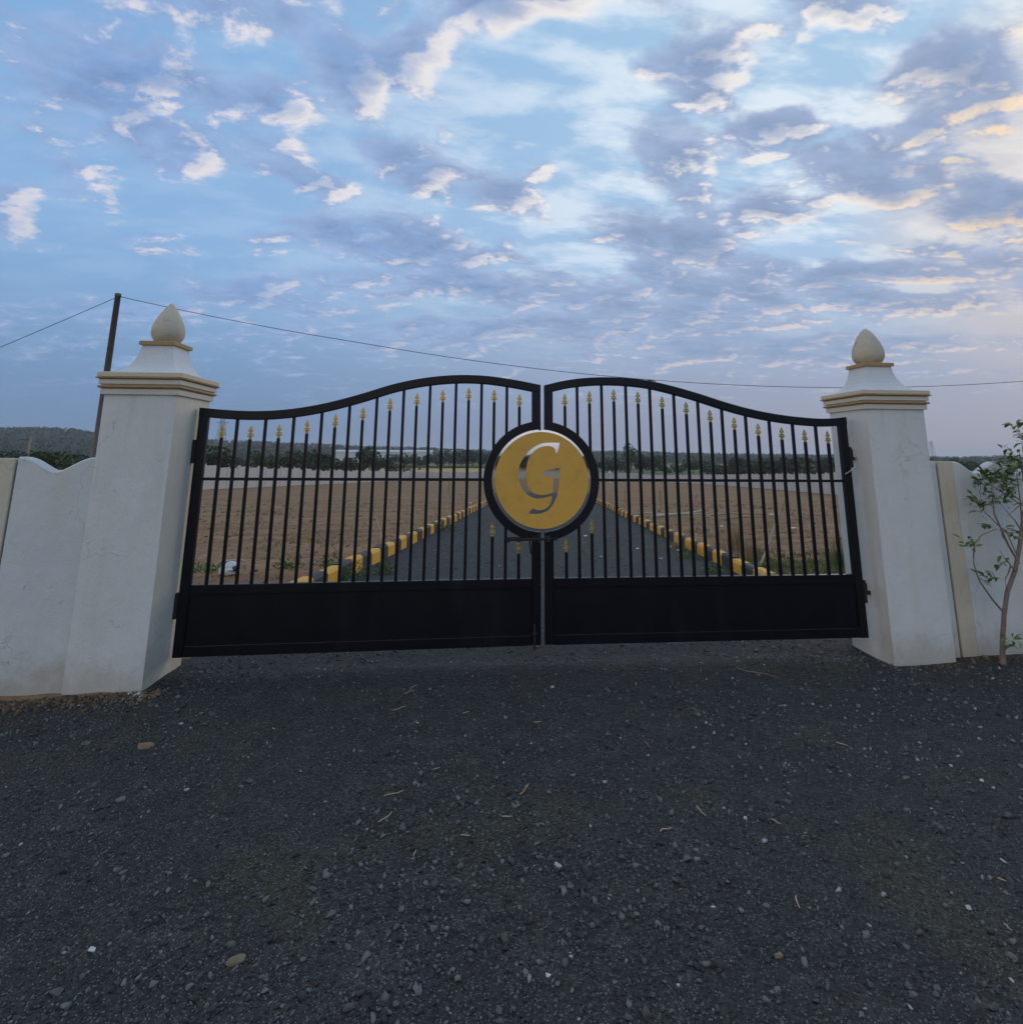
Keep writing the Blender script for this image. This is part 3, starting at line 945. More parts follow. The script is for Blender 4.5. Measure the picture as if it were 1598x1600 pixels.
    mme = half(MIRROR_ME, sd < 0, seam); mme.materials.clear(); mme.materials.append(M['steel'])
    put('emblem_plate', gme, root, (wx(RING_C[0]), 0, RING_C[1] + .003))
    put('mirror_plate', mme, root, (wx(RING_C[0]), 0, RING_C[1]))
    for w in (100, 168, 192, 260) if sd < 0 else (78, -12, 12, -80):
        c, s = math.cos(math.radians(w)), math.sin(math.radians(w))
        mb = MB(); mb.tube([(wx(RING_C[0] + c * .44), -.008, RING_C[1] + s * .44), (wx(RING_C[0] + c * .475), -.008, RING_C[1] + s * .475)], .006, 6); mb.build('bracket', M['black'], root)
    if sd < 0:
        mb = MB(); mb.box(wx(-.030), wx(-.014), -.030, .0, RING_C[1] + .452, RING_C[1] + .475); mb.build('tab', M['black'], root)
    return root


LEFT = gate_leaf(-1, -3.05, 0.0151, 'black gate leaf on the left, carrying the sliding bolt below the round emblem')
RIGHT = gate_leaf(1, 3.05, -0.0151, 'black gate leaf on the right, between the golden emblem and the pillar by the sapling')
# sliding bolt on the left leaf (leaf coordinates: x from its hinge)
o = 3.05
mb = MB()
mb.tube([(o - .335, -.036, 1.012), (o + .085, -.036, 1.012)], .012, 10)
bolt = mb.build('bolt', M['rust'], LEFT)
mb = MB()
for x in (-.31, -.215, -.075):
    mb.box(o + x - .012, o + x + .012, -.056, -.016, .990, 1.034, 0, .004)
mb.box(o - .33, o - .05, -.020, -.014, .996, 1.030)
mb.build('bolt_keeper', M['rust'], LEFT)
mb = MB()
mb.tube([(o - .125, -.042, 1.012), (o - .125, -.062, 1.0), (o - .118, -.064, .94), (o - .108, -.060, .885)], .009, 8)
mb.build('handle', M['rust'], bolt)
mb = MB()
mb.box(o - .048, o - .022, -.046, -.0265, .975, 1.05, 0, .004)
mb.build('staple', M['rust'], LEFT)
mb = MB()
mb.tube([(o - .075, -.034, .30), (o - .075, -.034, .092)], .011, 8)
mb.box(o - .095, o - .055, -.048, -.0265, .215, .235)
mb.build('drop_bolt', M['rust'], LEFT)
# keeper on the right leaf, and the twist of pale wire round its top hinge
o = -3.05
mb = MB()
mb.box(o + .026, o + .07, -.046, -.0265, .985, 1.04, 0, .004)
mb.build('bolt_keeper', M['rust'], RIGHT)
mb = MB()
mb.box(o + .10, o + .135, -.040, -.0265, 1.0, 1.025)
mb.build('bolt_keeper', M['rust'], RIGHT)
mb = MB()
mb.tube([(.030, -.030, 1.80), (.050, -.036, 1.73), (.036, -.040, 1.68), (-.03, -.036, 1.625), (-.075, -.030, 1.60)], .0035, 5)
mb.build('tie_wire', M['paper'], RIGHT)

# ------------------------------------------------------------------ pillars
def pillar(x, y, ang, base, label, seed, inner_cream=False):
    r = empty('gate_pillar', (x, y, 0), ang, label, 'pillar', 'pillars of the gate')
    h = 0.2935
    mb = MB()
    # shaft with many rings so that the plaster can be slightly uneven
    zs_ = np.linspace(base, 2.222, 22)
    vs, fs = [], []
    K = 6
    loop = []
    for sx, sy, ex, ey in ((-1, -1, 1, 0), (1, -1, 0, 1), (1, 1, -1, 0), (-1, 1, 0, -1)):
        for k in range(K):
            t = -1 + 2 * k / K
            c = .985 if k == 0 else 1.0
            px = sx * h if ex == 0 else t * h * ex
            py = sy * h if ey == 0 else t * h * ey
            loop.append((px * c if k == 0 else px, py * c if k == 0 else py))
    n = len(loop)
    for z in zs_:
        for k, (px, py) in enumerate(loop):
            w = 0.0025 * float(fbm(px * 3 + seed + k * .4, z * 2.3, seed, 3))
            q = 1 + w / h
            vs.append((px * q, py * q, z))
    for k in range(len(zs_) - 1):
        for j in range(n):
            fs.append((k * n + j, k * n + (j + 1) % n, k * n + n + (j + 1) % n, k * n + n + j))
    mb.add(vs, fs)
    sh = mb.build('shaft', [M['wall'], M['cream_wall']], r)
    if inner_cream:                        # the face towards the gate takes a creamier base colour
        for p_ in sh.data.polygons:
            if p_.normal.x > .9:
                p_.material_index = 1
    def ring(name, prof, m, parent=r):
        q = MB(); q.lathe(prof, square=True)
        return q.build(name, m, parent)
    cap = ring('cap', [(.30, 2.2165), (.312, 2.219), (.312, 2.262), (.306, 2.266)], M['cap_pale'])
    ring('moulding', [(.306, 2.2665), (.322, 2.269), (.331, 2.277), (.331, 2.285), (.322, 2.292), (.310, 2.294)], M['tan'], cap)
    ring('band', [(.310, 2.2945), (.312, 2.301), (.327, 2.303), (.327, 2.340), (.320, 2.343)], M['cap_pale'], cap)
    ring('moulding', [(.320, 2.3435), (.340, 2.346), (.346, 2.351), (.346, 2.357), (.335, 2.361)], M['tan'], cap)
    ring('band', [(.330, 2.3615), (.3385, 2.364), (.3385, 2.396), (.330, 2.402), (.20, 2.406)], M['cap'], cap)
    prof = [(.262, 2.4065), (.250, 2.414), (.225, 2.432), (.200, 2.458), (.178, 2.492), (.160, 2.532), (.147, 2.575), (.138, 2.62), (.132, 2.66)]
    ring('flared_roof', prof, M['roof_white'])
    ring('slab', [(.140, 2.6605), (.152, 2.664), (.152, 2.694), (.147, 2.698)], M['tan'])
    q = MB()
    q.lathe([(.080, 2.6985), (.092, 2.708), (.112, 2.732), (.128, 2.765), (.134, 2.795), (.132, 2.825), (.124, 2.86), (.110, 2.90), (.092, 2.94), (.070, 2.98), (.048, 3.015), (.028, 3.045), (.014, 3.062), (.004, 3.070)] if seed == 2 else
            [(.092, 2.6985), (.102, 2.704), (.126, 2.73), (.141, 2.76), (.146, 2.79), (.144, 2.825), (.136, 2.87), (.119, 2.92), (.096, 2.97), (.067, 3.018), (.040, 3.05), (.020, 3.069), (.005, 3.078)], 28)
    for k in range(len(q.v)):
        px, py, pz = q.v[k]
        w = 1 + .035 * float(fbm(math.atan2(py, px) * 1.6 + seed * 9, pz * 7, 50 + seed, 3))
        q.v[k] = (px * w, py * w, pz)
    q.build('finial', M['finial'], r, True)
    return r


pillar(-3.379, -0.039, -0.064, -0.30, 'white pillar with a sharply pointed finial, left of the gate and in front of the dark pole', 2, True)
pillar(3.417, 0.047, -0.045, -0.40, 'white pillar with a rounded egg finial, right of the gate beside the sapling', 3)


# ------------------------------------------------------------------ boundary walls with a wavy coping
def wave(x, x0, z_hi, z_lo, period):
    """crest at x0; flat crests and rounded hollows"""
    c = 0.5 + 0.5 * math.cos(2 * math.pi * (x - x0) / period)
    c = c ** 0.8
    return z_lo + (z_hi - z_lo) * c


def wavy_panel(root, xa, xb, y0, y1, x0, zlo, zhi, mat, period=0.56, name='panel'):
    n = max(6, int((xb - xa) / 0.03))
    X = np.linspace(xa, xb, n + 1)
    zs_ = [0.0] + [0.25 * k for k in range(1, 7)]
    b = .012
    vs, fs = [], []
    rows = []
    for x in X:
        zt = wave(x, x0, zhi, zlo, period) + .004 * float(fbm(x * 5, 3.3, 61, 3))
        col = [(x, y0 + .002 * float(fbm(x * 4, z * 4, 62, 3)), z if z > 0 else -.35) for z in zs_ if z < zlo - .05]
        col += [(x, y0, zt - b), (x, y0 + b, zt), (x, y1 - b, zt), (x, y1, zt - b), (x, y1, -.35)]
        rows.append(col)
    m = len(rows[0])
    for c in rows:
        vs += c
    for k in range(n):
        for j in range(m - 1):
            fs.append((k * m + j, k * m + m + j, k * m + m + j + 1, k * m + j + 1))
    fs.append(tuple(range(m)))
    fs.append(tuple(range(n * m + m - 1, n * m - 1, -1)))
    mb = MB(); mb.add(vs, fs)
    return mb.build(name, mat, root)


lw = empty('boundary_wall', (-4.0, -0.24, 0), 0, 'white wall with a wavy top, left of the gate in front of the hill and trees', 'wall', 'boundary walls beside the gate')
ox, oy = -4.0, -0.24
def L_(v): return v - ox
wavy_panel(lw, L_(-4.264), L_(-3.672), -.048, .065, L_(-3.70), 1.598, 1.712, M['wall_side'])
mb = MB(); mb.box(L_(-4.52), L_(-4.282), -.052, .075, -.35, 1.700, 0, .006); mb.build('pilaster', M['cream'], lw)
mb = MB(); mb.box(L_(-4.281), L_(-4.265), -.018, .040, -.35, 1.68); mb.build('joint', M['joint'], lw)
xx = -4.522
for k in range(4):
    wavy_panel(lw, L_(xx - 2.8), L_(xx), -.048, .065, L_(xx), 1.598, 1.700, M['wall_side'])
    mb = MB(); mb.box(L_(xx - 3.04), L_(xx - 2.802), -.052, .075, -.35, 1.700, 0, .006); mb.build('pilaster', M['cream'], lw)
    xx -= 3.042
ox, oy = 4.4, -0.12
rw = empty('boundary_wall', (ox, oy, 0), 0, 'white wall with a wavy top behind the sapling, right of the gate', 'wall', 'boundary walls beside the gate')
mb = MB(); mb.box(L_(3.705), L_(3.835), -.040, .06, -.35, 1.728, 0, .006); mb.build('stub', M['wall_side'], rw)
mb = MB(); mb.box(L_(3.8355), L_(3.8515), -.022, .050, -.35, 1.70); mb.build('joint', M['joint'], rw)
mb = MB(); mb.box(L_(3.852), L_(4.008), -.046, .07, -.35, 1.730, 0, .006); mb.build('pilaster', M['cream'], rw)
wavy_panel(rw, L_(4.009), L_(7.0), -.042, .06, L_(4.03), 1.612, 1.728, M['wall_side'], 0.46)
mb = MB(); mb.box(L_(7.001), L_(7.24), -.046, .07, -.35, 1.730, 0, .006); mb.build('pilaster', M['cream'], rw)
xx = 7.241
for k in range(3):
    wavy_panel(rw, L_(xx), L_(xx + 2.9), -.042, .06, L_(xx), 1.612, 1.728, M['wall_side'], 0.46)
    mb = MB(); mb.box(L_(xx + 2.901), L_(xx + 3.14), -.046, .07, -.35, 1.730, 0, .006); mb.build('pilaster', M['cream'], rw)
    xx += 3.141


# ------------------------------------------------------------------ kerbs of painted stones
def kerb_mesh(mat, sd):
    """length along x, road side at y=0, body towards +y (sd=1) or -y (sd=-1)"""
    Lk, w, h, c = .548, .150, .232, .035
    prof = [(0, -.08), (0.004, h - c - .01), (c, h), (w, h), (w, -.08)]
    vs, fs = [], []
    for x in (0, .006, Lk - .006, Lk):
        g = .004 if x in (0, Lk) else 0
        for yy, zz in prof:
            vs.append((x, sd * (yy + (g if yy < .05 else -g)), zz - (g if zz > 0 else 0)))
    for k in range(3):
        for j in range(5):
            f = (k * 5 + j, k * 5 + 5 + j, k * 5 + 5 + (j + 1) % 5, k * 5 + (j + 1) % 5)
            fs.append(f if sd < 0 else f[::-1])
    e0, e1 = (4, 3, 2, 1, 0), (15, 16, 17, 18, 19)
    fs += [e0, e1] if sd < 0 else [e0[::-1], e1[::-1]]
    mb = MB(); mb.add(vs, fs)
    return mb


KROT = math.atan2(RD.y, RD.x)
for nm, P0, sd, off, lab in (('left', KL, 1, -.5, 'yellow and black painted kerb along the left edge of the road inside the gate'),
                             ('right', KR, -1, 0.0, 'yellow and black painted kerb along the right edge of the road inside the gate')):
    k0 = empty('kerb', (P0.x + RD.x * -3.5, P0.y + RD.y * -3.5, 0), 0, lab, 'kerb', 'kerbs of the road')
    mes = [kerb_mesh(M['kerb_yellow'], sd).mesh('kerb_stone', M['kerb_yellow']), kerb_mesh(M['kerb_black'], sd).mesh('kerb_stone', M['kerb_black'])]
    base_i = round((off + 3.65) / .56)
    far = MB()
    for i_ in range(2, 284):
        s = off + (i_ - base_i) * .56 + (rng.uniform(-.012, .012))
        col = (i_ - base_i) % 2
        x, y = P0.x + RD.x * s, P0.y + RD.y * s
        z = float(drive_z(x, y)) - .035 + rng.uniform(-.012, .012) + (.03 if nm == 'left' else 0)
        rz, ry, rx = KROT + rng.uniform(-.012, .012), 0.0349 + rng.uniform(-.012, .012), rng.uniform(-.03, .03)
        side = rng.uniform(-.012, .012)
        x += RN.x * side; y += RN.y * side
        if i_ < 90:
            st = put('kerb_stone', mes[col], k0, (x - k0.location.x, y - k0.location.y, z), (rx, ry, rz))
            st['label'] = ('yellow' if col == 0 else 'black') + ' painted kerb stone'
        else:
            kb = kerb_mesh(None, sd)
            Mx = Matrix.Translation((x - k0.location.x, y - k0.location.y, z)) @ Euler((rx, ry, rz)).to_matrix().to_4x4()
            far.add([Mx @ Vector(v) for v in kb.v], kb.f, col)
    tag(far.build('kerb_run', [M['kerb_yellow'], M['kerb_black']], k0), kind='stuff')


# ------------------------------------------------------------------ precast compound walls round the plot
def slab_panel():
    """a unit long panel of five stacked slabs, 1 m long along x, 2.2 m high"""
    mb = MB()
    for k in range(5):
        mb.box(0, 1, -.03, .03, k * .44, k * .44 + .428, 0, 0)
        mb.box(0, 1, -.022, .022, k * .44 + .4285, k * .44 + .4395)
    return mb.mesh('panel', M['precast'])


PANEL = slab_panel()
pm = MB(); pm.box(-.09, .09, -.08, .08, -.3, 2.34, 0, .01)
POST = pm.mesh('post', M['precast_post'])


def compound_wall(pts, label, hs, step, jit):
    root = empty('compound_wall', (pts[0][0], pts[0][1], gz(*pts[0])), 0, label, 'wall', 'precast walls round the plot')
    R0 = Vector((pts[0][0], pts[0][1], gz(*pts[0])))
    for (xa, ya), (xb, yb) in zip(pts, pts[1:]):
        a, b = Vector((xa, ya, 0)), Vector((xb, yb, 0))
        n = max(1, round((b - a).length / step))
        ang = math.atan2(yb - ya, xb - xa)
        for k in range(n):
            p = a.lerp(b, k / n)
            ln = (b - a).length / n
            mid = a.lerp(b, (k + .5) / n)
            z = gz(mid.x, mid.y) + rng.uniform(-jit, jit) - .05
            put('panel', PANEL, root, (p.x - R0.x, p.y - R0.y, z - R0.z), (0, 0, ang), (ln - .19, 1, hs))
            root.children[-1].location.x += math.cos(ang) * .093
            root.children[-1].location.y += math.sin(ang) * .093
            put('post', POST, root, (p.x - R0.x, p.y - R0.y, z + .02 - R0.z), (0, 0, ang), (1, 1, hs))
    return root


compound_wall([(-30, 6), (-27.3, 26), (-25.1, 46.5)], 'low near stretch of pale precast wall behind the white wall at the far left', .84, 2.3, .03)
compound_wall([(-25.1, 46.6), (-24.2, 55.4), (-22.6, 66.8), (-19.9, 89.3), (-14.6, 134), (-9.5, 146), (9, 154)], 'long pale precast wall with stepped panels across the field on the left', 1.06, 2.3, .17)
compound_wall([(22, 10), (31.7, 40.7), (38.3, 62.8), (48.9, 103.8), (57.3, 165)], 'long grey precast wall running back along the field on the right', .84, 2.4, .03)
compound_wall([(9.6, 155), (30, 160), (56.9, 165.6)], 'low pale precast wall closing the far end of the road and field', 1.0, 2.4, .03)
bw = empty('roadside_wall', (0, -58, gz(0, -58)), 0, 'long low white wall mirrored as a pale band in the steel of the emblem', 'wall')
for k in range(24):
    mb = MB(); mb.box(-60 + k * 5, -55.05 + k * 5, -.1, .1, -.3, .75, 0, .01)
    mb.build('panel', M['wall_side'], bw)

# ------------------------------------------------------------------ gravel: loose chips, built as one mesh per kind
def hull(r, n, sy, sz):
    """an angular broken stone: the hull of a few random points"""
    bm = bmesh.new()
    for k in range(n):
        v = Vector((r.gauss(0, 1), r.gauss(0, 1), r.gauss(0, 1))).normalized() * r.uniform(.75, 1.1)
        bm.verts.new((v.x, v.y * sy, v.z * sz))
    res = bmesh.ops.convex_hull(bm, input=bm.verts[:])
    junk = [g for g in res['geom_interior'] + res['geom_unused'] if isinstance(g, bmesh.types.BMVert)]
    bmesh.ops.delete(bm, geom=list(set(junk)), context='VERTS')
    bmesh.ops.triangulate(bm, faces=bm.faces[:])
    bm.verts.ensure_lookup_table()
    bm.verts.index_update()
    return bm


def rock_shapes(k, flat):
    out = []
    for s in range(k):
        r = random.Random(100 + s)
        bm = hull(r, 10, r.uniform(.55, .95), r.uniform(*flat))
        out.append((np.array([v.co[:] for v in bm.verts]), np.array([[v.index for v in f.verts] for f in bm.faces])))
        bm.free()
    return out


SHAPES = rock_shapes(10, (.36, .70))


def scatter(name, X, Y, Z, size, mat, tilt=0.35, seed=1):
    r = np.random.default_rng(seed)
    Vs, Fs, b = [], [], 0
    which = r.integers(0, len(SHAPES), len(X))
    for s, (sv, sf) in enumerate(SHAPES):
        idx = np.nonzero(which == s)[0]
        if len(idx) == 0:
            continue
        m = len(idx)
        a = r.uniform(0, 2 * np.pi, m); t = r.normal(0, tilt, m); u = r.normal(0, tilt, m)
        ca, sa, ct, st, cu, su = np.cos(a), np.sin(a), np.cos(t), np.sin(t), np.cos(u), np.sin(u)
        Rz = np.zeros((m, 3, 3)); Rz[:, 0, 0] = ca; Rz[:, 0, 1] = -sa; Rz[:, 1, 0] = sa; Rz[:, 1, 1] = ca; Rz[:, 2, 2] = 1
        Rx = np.zeros((m, 3, 3)); Rx[:, 0, 0] = 1; Rx[:, 1, 1] = ct; Rx[:, 1, 2] = -st; Rx[:, 2, 1] = st; Rx[:, 2, 2] = ct
        Ry = np.zeros((m, 3, 3)); Ry[:, 1, 1] = 1; Ry[:, 0, 0] = cu; Ry[:, 0, 2] = su; Ry[:, 2, 0] = -su; Ry[:, 2, 2] = cu
        Rm = Rx @ Ry @ Rz
        P = np.einsum('mij,vj->mvi', Rm, sv) * size[idx][:, None, None]
        P += np.stack([X[idx], Y[idx], Z[idx] + size[idx] * .18], 1)[:, None, :]
        Vs.append(P.reshape(-1, 3))
        k = len(sv)
        Fs.append((sf[None] + (np.arange(m) * k)[:, None, None] + b).reshape(-1, 3))
        b += m * k
    return tag(put(name, np_mesh(name, np.concatenate(Vs), np.concatenate(Fs), mat, 3)), kind='stuff')


def scatter_points(n, box, seed, dens=None):
    r = np.random.default_rng(seed)
    X = r.uniform(box[0], box[1], n); Y = r.uniform(box[2], box[3], n)
    if dens is not None:
        k = r.uniform(0, 1, n) < dens(X, Y)
        X, Y = X[k], Y[k]
    return X, Y


def clear_of_walls(X, Y):
    ok = np.ones(len(X), bool)
    ok &= ~((np.abs(X + 3.38) < .31) & (Y > -.36)) & ~((np.abs(X - 3.42) < .31) & (Y > -.27))
    ok &= ~((X < -3.6) & (Y > -.30)) & ~((X > 3.65) & (Y > -.17))
    return ok


def d_fine(X, Y):
    c = 0.5 + 0.6 * fbm(X * .9 + 3, Y * .9, 71)
    d = np.clip((4.6 - np.hypot(X, Y + 2.6)) / 2.0, 0.25, 1)
    return np.clip(c, .08, 1) * d


X, Y = scatter_points(150000, (-6.0, 6.2, -4.2, 0.6), 5, d_fine)
ok = clear_of_walls(X, Y); X, Y = X[ok], Y[ok]
sz = np.clip(np.random.default_rng(9).lognormal(math.log(.0050), .45, len(X)), .0025, .018)
scatter('gravel', X, Y, drive_full(X, Y), sz, M['stone'], seed=2)


def d_mid(X, Y):
    c = np.clip(fbm(X * 1.1, Y * 1.1, 75) * 1.6 + .15, 0, 1) + 0.9 * np.exp(-((X + .9) ** 2 + (Y + 2.6) ** 2) / .5)
    c = c + 1.0 * np.exp(-((X + 2.6) ** 2 / .5 + (Y + .05) ** 2 / .09)) + 0.6 * np.exp(-((X - 2.7) ** 2 / .4 + (Y + .0) ** 2 / .12))
    return np.clip(c * .8, .05, 1)


X, Y = scatter_points(48000, (-5.5, 5.8, -4.2, 0.5), 15, d_mid)
ok = clear_of_walls(X, Y); X, Y = X[ok], Y[ok]
sz = np.clip(np.random.default_rng(19).lognormal(math.log(.0092), .48, len(X)), .005, .027)
scatter('gravel', X, Y, drive_full(X, Y), sz, M['stone'], seed=3)


def d_pale(X, Y):
    right = np.clip((X - .3) / 1.6, 0, 1) * np.clip((Y + 2.9) / 1.2, 0, 1)
    return np.clip(.09 + .95 * right * np.clip(.55 + .8 * fbm(X * 1.4, Y * 1.4, 78), 0, 1), 0, 1)


X, Y = scatter_points(15000, (-5, 5.8, -4.0, 0.5), 25, d_pale)
ok = clear_of_walls(X, Y); X, Y = X[ok], Y[ok]
sz = np.clip(np.random.default_rng(29).lognormal(math.log(.0070), .5, len(X)), .003, .019)
scatter('pale_gravel', X, Y, drive_full(X, Y), sz, M['stone_pale'], seed=4)
# chips on the access road and pale crumbs on it
r9 = np.random.default_rng(33)
n = 14000
s_ = r9.uniform(-3.8, 16, n) ; a_ = r9.uniform(.05, 6.35, n)
X = KL.x + RD.x * s_ + RN.x * a_; Y = KL.y + RD.y * s_ + RN.y * a_
scatter('gravel', X, Y, road_z(X, Y), np.clip(r9.lognormal(math.log(.009), .45, n), .004, .03), M['stone'], seed=6)
n = 1500
s_ = r9.uniform(-3.8, 22, n) ; a_ = r9.uniform(.05, 6.35, n)
X = KL.x + RD.x * s_ + RN.x * a_; Y = KL.y + RD.y * s_ + RN.y * a_
scatter('pale_gravel', X, Y, road_z(X, Y), np.clip(r9.lognormal(math.log(.008), .5, n), .004, .03), M['stone_pale'], seed=16)
# crumbled soil along the foot of the left wall and pillar, and round the other pillar
n = 5200
X = r9.uniform(-5.6, -2.95, n); Y = -.34 - np.abs(r9.normal(0, .12, n)) - .03 * (X < -3.7)
k = clear_of_walls(X, Y)
X, Y = X[k], Y[k]
scatter('soil_crumbs', X, Y, drive_full(X, Y), np.clip(r9.lognormal(math.log(.0085), .6, len(X)), .003, .034), M['soil_lump'], seed=7)
n = 420
X = r9.uniform(3.2, 5.2, n); Y = -.20 - np.abs(r9.normal(0, .07, n)) - .09 * (X < 3.75)
k = clear_of_walls(X, Y)
X, Y = X[k], Y[k]
scatter('soil_crumbs', X, Y, drive_full(X, Y), np.clip(r9.lognormal(math.log(.010), .5, len(X)), .004, .035), M['soil_lump'], seed=8)
n = 90
X = r9.normal(-3.13, .10, n); Y = -.37 - np.abs(r9.normal(0, .06, n))
k = clear_of_walls(X, Y)
X, Y = X[k], Y[k]
scatter('plaster_crumbs', X, Y, drive_full(X, Y), np.clip(r9.lognormal(math.log(.010), .5, len(X)), .004, .024), M['stone_white'], seed=18)
# a low bank of soil against the left wall
xs_b = np.arange(-6.5, -3.0, .04); ys_b = np.arange(-.74, -.12, .03)
BX, BY = np.meshgrid(xs_b, ys_b)
f_ = np.exp(-((BY + .28) / .16) ** 2) * np.clip((-3.05 - BX) / .35, 0, 1)
BZ = drive_full(BX, BY) - .03 + f_ * (.072 + .022 * fbm(BX * 5, BY * 5, 81) + .010 * fbm(BX * 17, BY * 17, 82)) * np.clip(.75 + .5 * fbm(BX * 1.3, BY * 0, 83), .35, 1.2)
nb = len(xs_b)
i = np.arange((len(ys_b) - 1) * nb).reshape(-1, nb)[:, :-1].ravel()
tag(put('soil_bank', np_mesh('soil_bank', np.stack([BX.ravel(), BY.ravel(), BZ.ravel()], 1), np.stack([i, i + 1, i + nb + 1, i + nb], 1), M['soil'], 4, True)), kind='structure')

# ------------------------------------------------------------------ single stones one can point to
def stone_mesh(seed, mat, flat=.5):
    r = random.Random(seed)
    bm = hull(r, 15, r.uniform(.6, .85), flat * r.uniform(.8, 1.2))
    bmesh.ops.bevel(bm, geom=bm.edges[:], offset=.035, segments=1, affect='EDGES')
    me = bpy.data.meshes.new('stone')
    bm.to_mesh(me)
    bm.free()
    me.materials.append(mat)
    return me


GREY = [stone_mesh(300 + k, M['stone_grey']) for k in range(7)]
WHITE = [stone_mesh(330 + k, M['stone_white']) for k in range(4)]
TAN = [stone_mesh(350 + k, M['stone_tan'], .42) for k in range(4)]
STONES = [(-2.665, -1.209, 0.117, 't', 'tan flattish rock lying near the foot of the left pillar'), (-3.053, -1.123, 0.059, 'g', 'grey angular stone left of the tan rock, below the left wall'), (-1.913, -1.668, 0.049), (-2.686, -1.992, 0.031), (-2.362, -2.27, 0.028),
 (-2.123, -2.742, 0.040, 'w', 'white stone lying alone on the dark gravel at the lower left'), (-1.587, -2.852, 0.078, 't', 'long olive tan stone on the gravel right of the white stone at the lower left'), (-2.372, -2.189, 0.04), (-1.831, -2.448, 0.043), (-2.135, -2.918, 0.048), (-1.704, -2.934, 0.035),
 (-1.432, -2.882, 0.032), (-1.323, -2.404, 0.033), (-1.361, -2.431, 0.039), (-1.199, -2.827, 0.033), (-1.133, -2.875, 0.046), (-1.031, -2.759, 0.039), (-0.948, -3.032, 0.042), (-1.08, -3.109, 0.045), (-1.054, -2.161, 0.049),
 (-0.893, -2.779, 0.048), (-1.086, -2.91, 0.036), (-0.605, -2.389, 0.029), (-0.443, -2.397, 0.032), (-0.352, -2.472, 0.046, 'w', 'white broken stone below the middle of the gate, among the loose chips'), (-0.38, -2.194, 0.044), (-0.56, -2.424, 0.034), (-0.568, -3.0, 0.036),
 (-0.674, -3.127, 0.037), (-0.414, -2.891, 0.033), (-0.399, -2.954, 0.023, 'p'), (-0.097, -2.782, 0.03), (-0.013, -2.858, 0.025), (-0.495, -3.02, 0.024, 'p'), (0.048, -2.399, 0.036), (0.641, -2.245, 0.032, 'p'), (0.703, -2.187, 0.036),
 (0.915, -2.153, 0.053), (1.726, -2.001, 0.05), (2.094, -1.901, 0.034, 'p'), (1.976, -2.159, 0.048), (2.138, -2.055, 0.032, 'p'), (1.639, -2.656, 0.032, 'w', 'white pebble by the right edge of the gravel'), (1.233, -2.896, 0.038, 'w', 'white oval pebble towards the lower right corner'),
 (1.121, -2.794, 0.027), (0.734, -2.968, 0.048), (0.762, -3.018, 0.024), (0.435, -2.946, 0.034), (0.35, -3.021, 0.044, 't', 'small tan wedge of stone in the lower middle right'), (0.816, -3.199, 0.035), (0.718, -3.211, 0.03), (0.794, -3.223, 0.03), (1.139, -2.634, 0.028),
 (0.968, -2.629, 0.025), (0.753, -2.443, 0.024), (0.49, -3.265, 0.029), (1.105, -3.197, 0.022, 'p'), (0.915, -3.257, 0.026), (0.221, -2.775, 0.026, 'p'), (1.189, -3.119, 0.042), (0.812, -2.485, 0.024), (1.214, -2.447, 0.024), (1.521, -2.516, 0.024)]
MARKS = [('tan rock by the left pillar', -2.665, -1.209), ('white stone at the lower left', -2.123, -2.742), ('olive tan stone at the lower left', -1.587, -2.852), ('white broken stone below the gate', -0.352, -2.472),
         ('white oval pebble at the lower right', 1.233, -2.896), ('tan wedge stone', 0.35, -3.021), ('white pebble at the right edge', 1.639, -2.656)]
NTH = ['nearest', 'second nearest', 'third nearest', 'fourth nearest', 'fifth nearest', 'sixth nearest', 'seventh nearest', 'eighth nearest', 'ninth nearest', 'tenth nearest', 'eleventh nearest', 'twelfth nearest', 'thirteenth nearest', 'fourteenth nearest', 'fifteenth nearest']


def by_mark(items):
    """for (x, y) items: words such as 'second nearest to the tan wedge stone', ranked within each landmark's own items"""
    near = {}
    for k, (x, y) in items.items():
        m = min(MARKS, key=lambda q: (q[1] - x) ** 2 + (q[2] - y) ** 2)
        near.setdefault(m, []).append(k)
    out = {}
    for m, ks in near.items():
        ks.sort(key=lambda k: (m[1] - items[k][0]) ** 2 + (m[2] - items[k][1]) ** 2)
        for q, k in enumerate(ks):
            out[k] = NTH[q] + ' to the ' + m[0]
    return out


WHERE_G = by_mark({k: (r_[0], r_[1]) for k, r_ in enumerate(STONES) if len(r_) == 3})
WHERE_P = by_mark({k: (r_[0], r_[1]) for k, r_ in enumerate(STONES) if len(r_) == 4})
for k, row in enumerate(STONES):
    x, y, w = row[:3]
    kind = row[3] if len(row) > 3 else 'g'
    me = {'g': GREY, 'w': WHITE, 'p': WHITE, 't': TAN}[kind][k % (7 if kind == 'g' else 4)]
    w *= .50
    o = put('stone', me, None, (x, y, float(drive_full(np.array(x), np.array(y))) + w * .14), (rng.uniform(-.15, .15), rng.uniform(-.15, .15), rng.uniform(-.5, .5) if kind == 't' else rng.uniform(0, 6.28)), (w, w, w))
    lab = row[4] if len(row) > 4 else ('small pale pebble, ' + WHERE_P[k] if kind == 'p' else 'dark grey stone, ' + WHERE_G[k])
    tag(o, lab, 'stone', 'loose stones on the gravel drive')

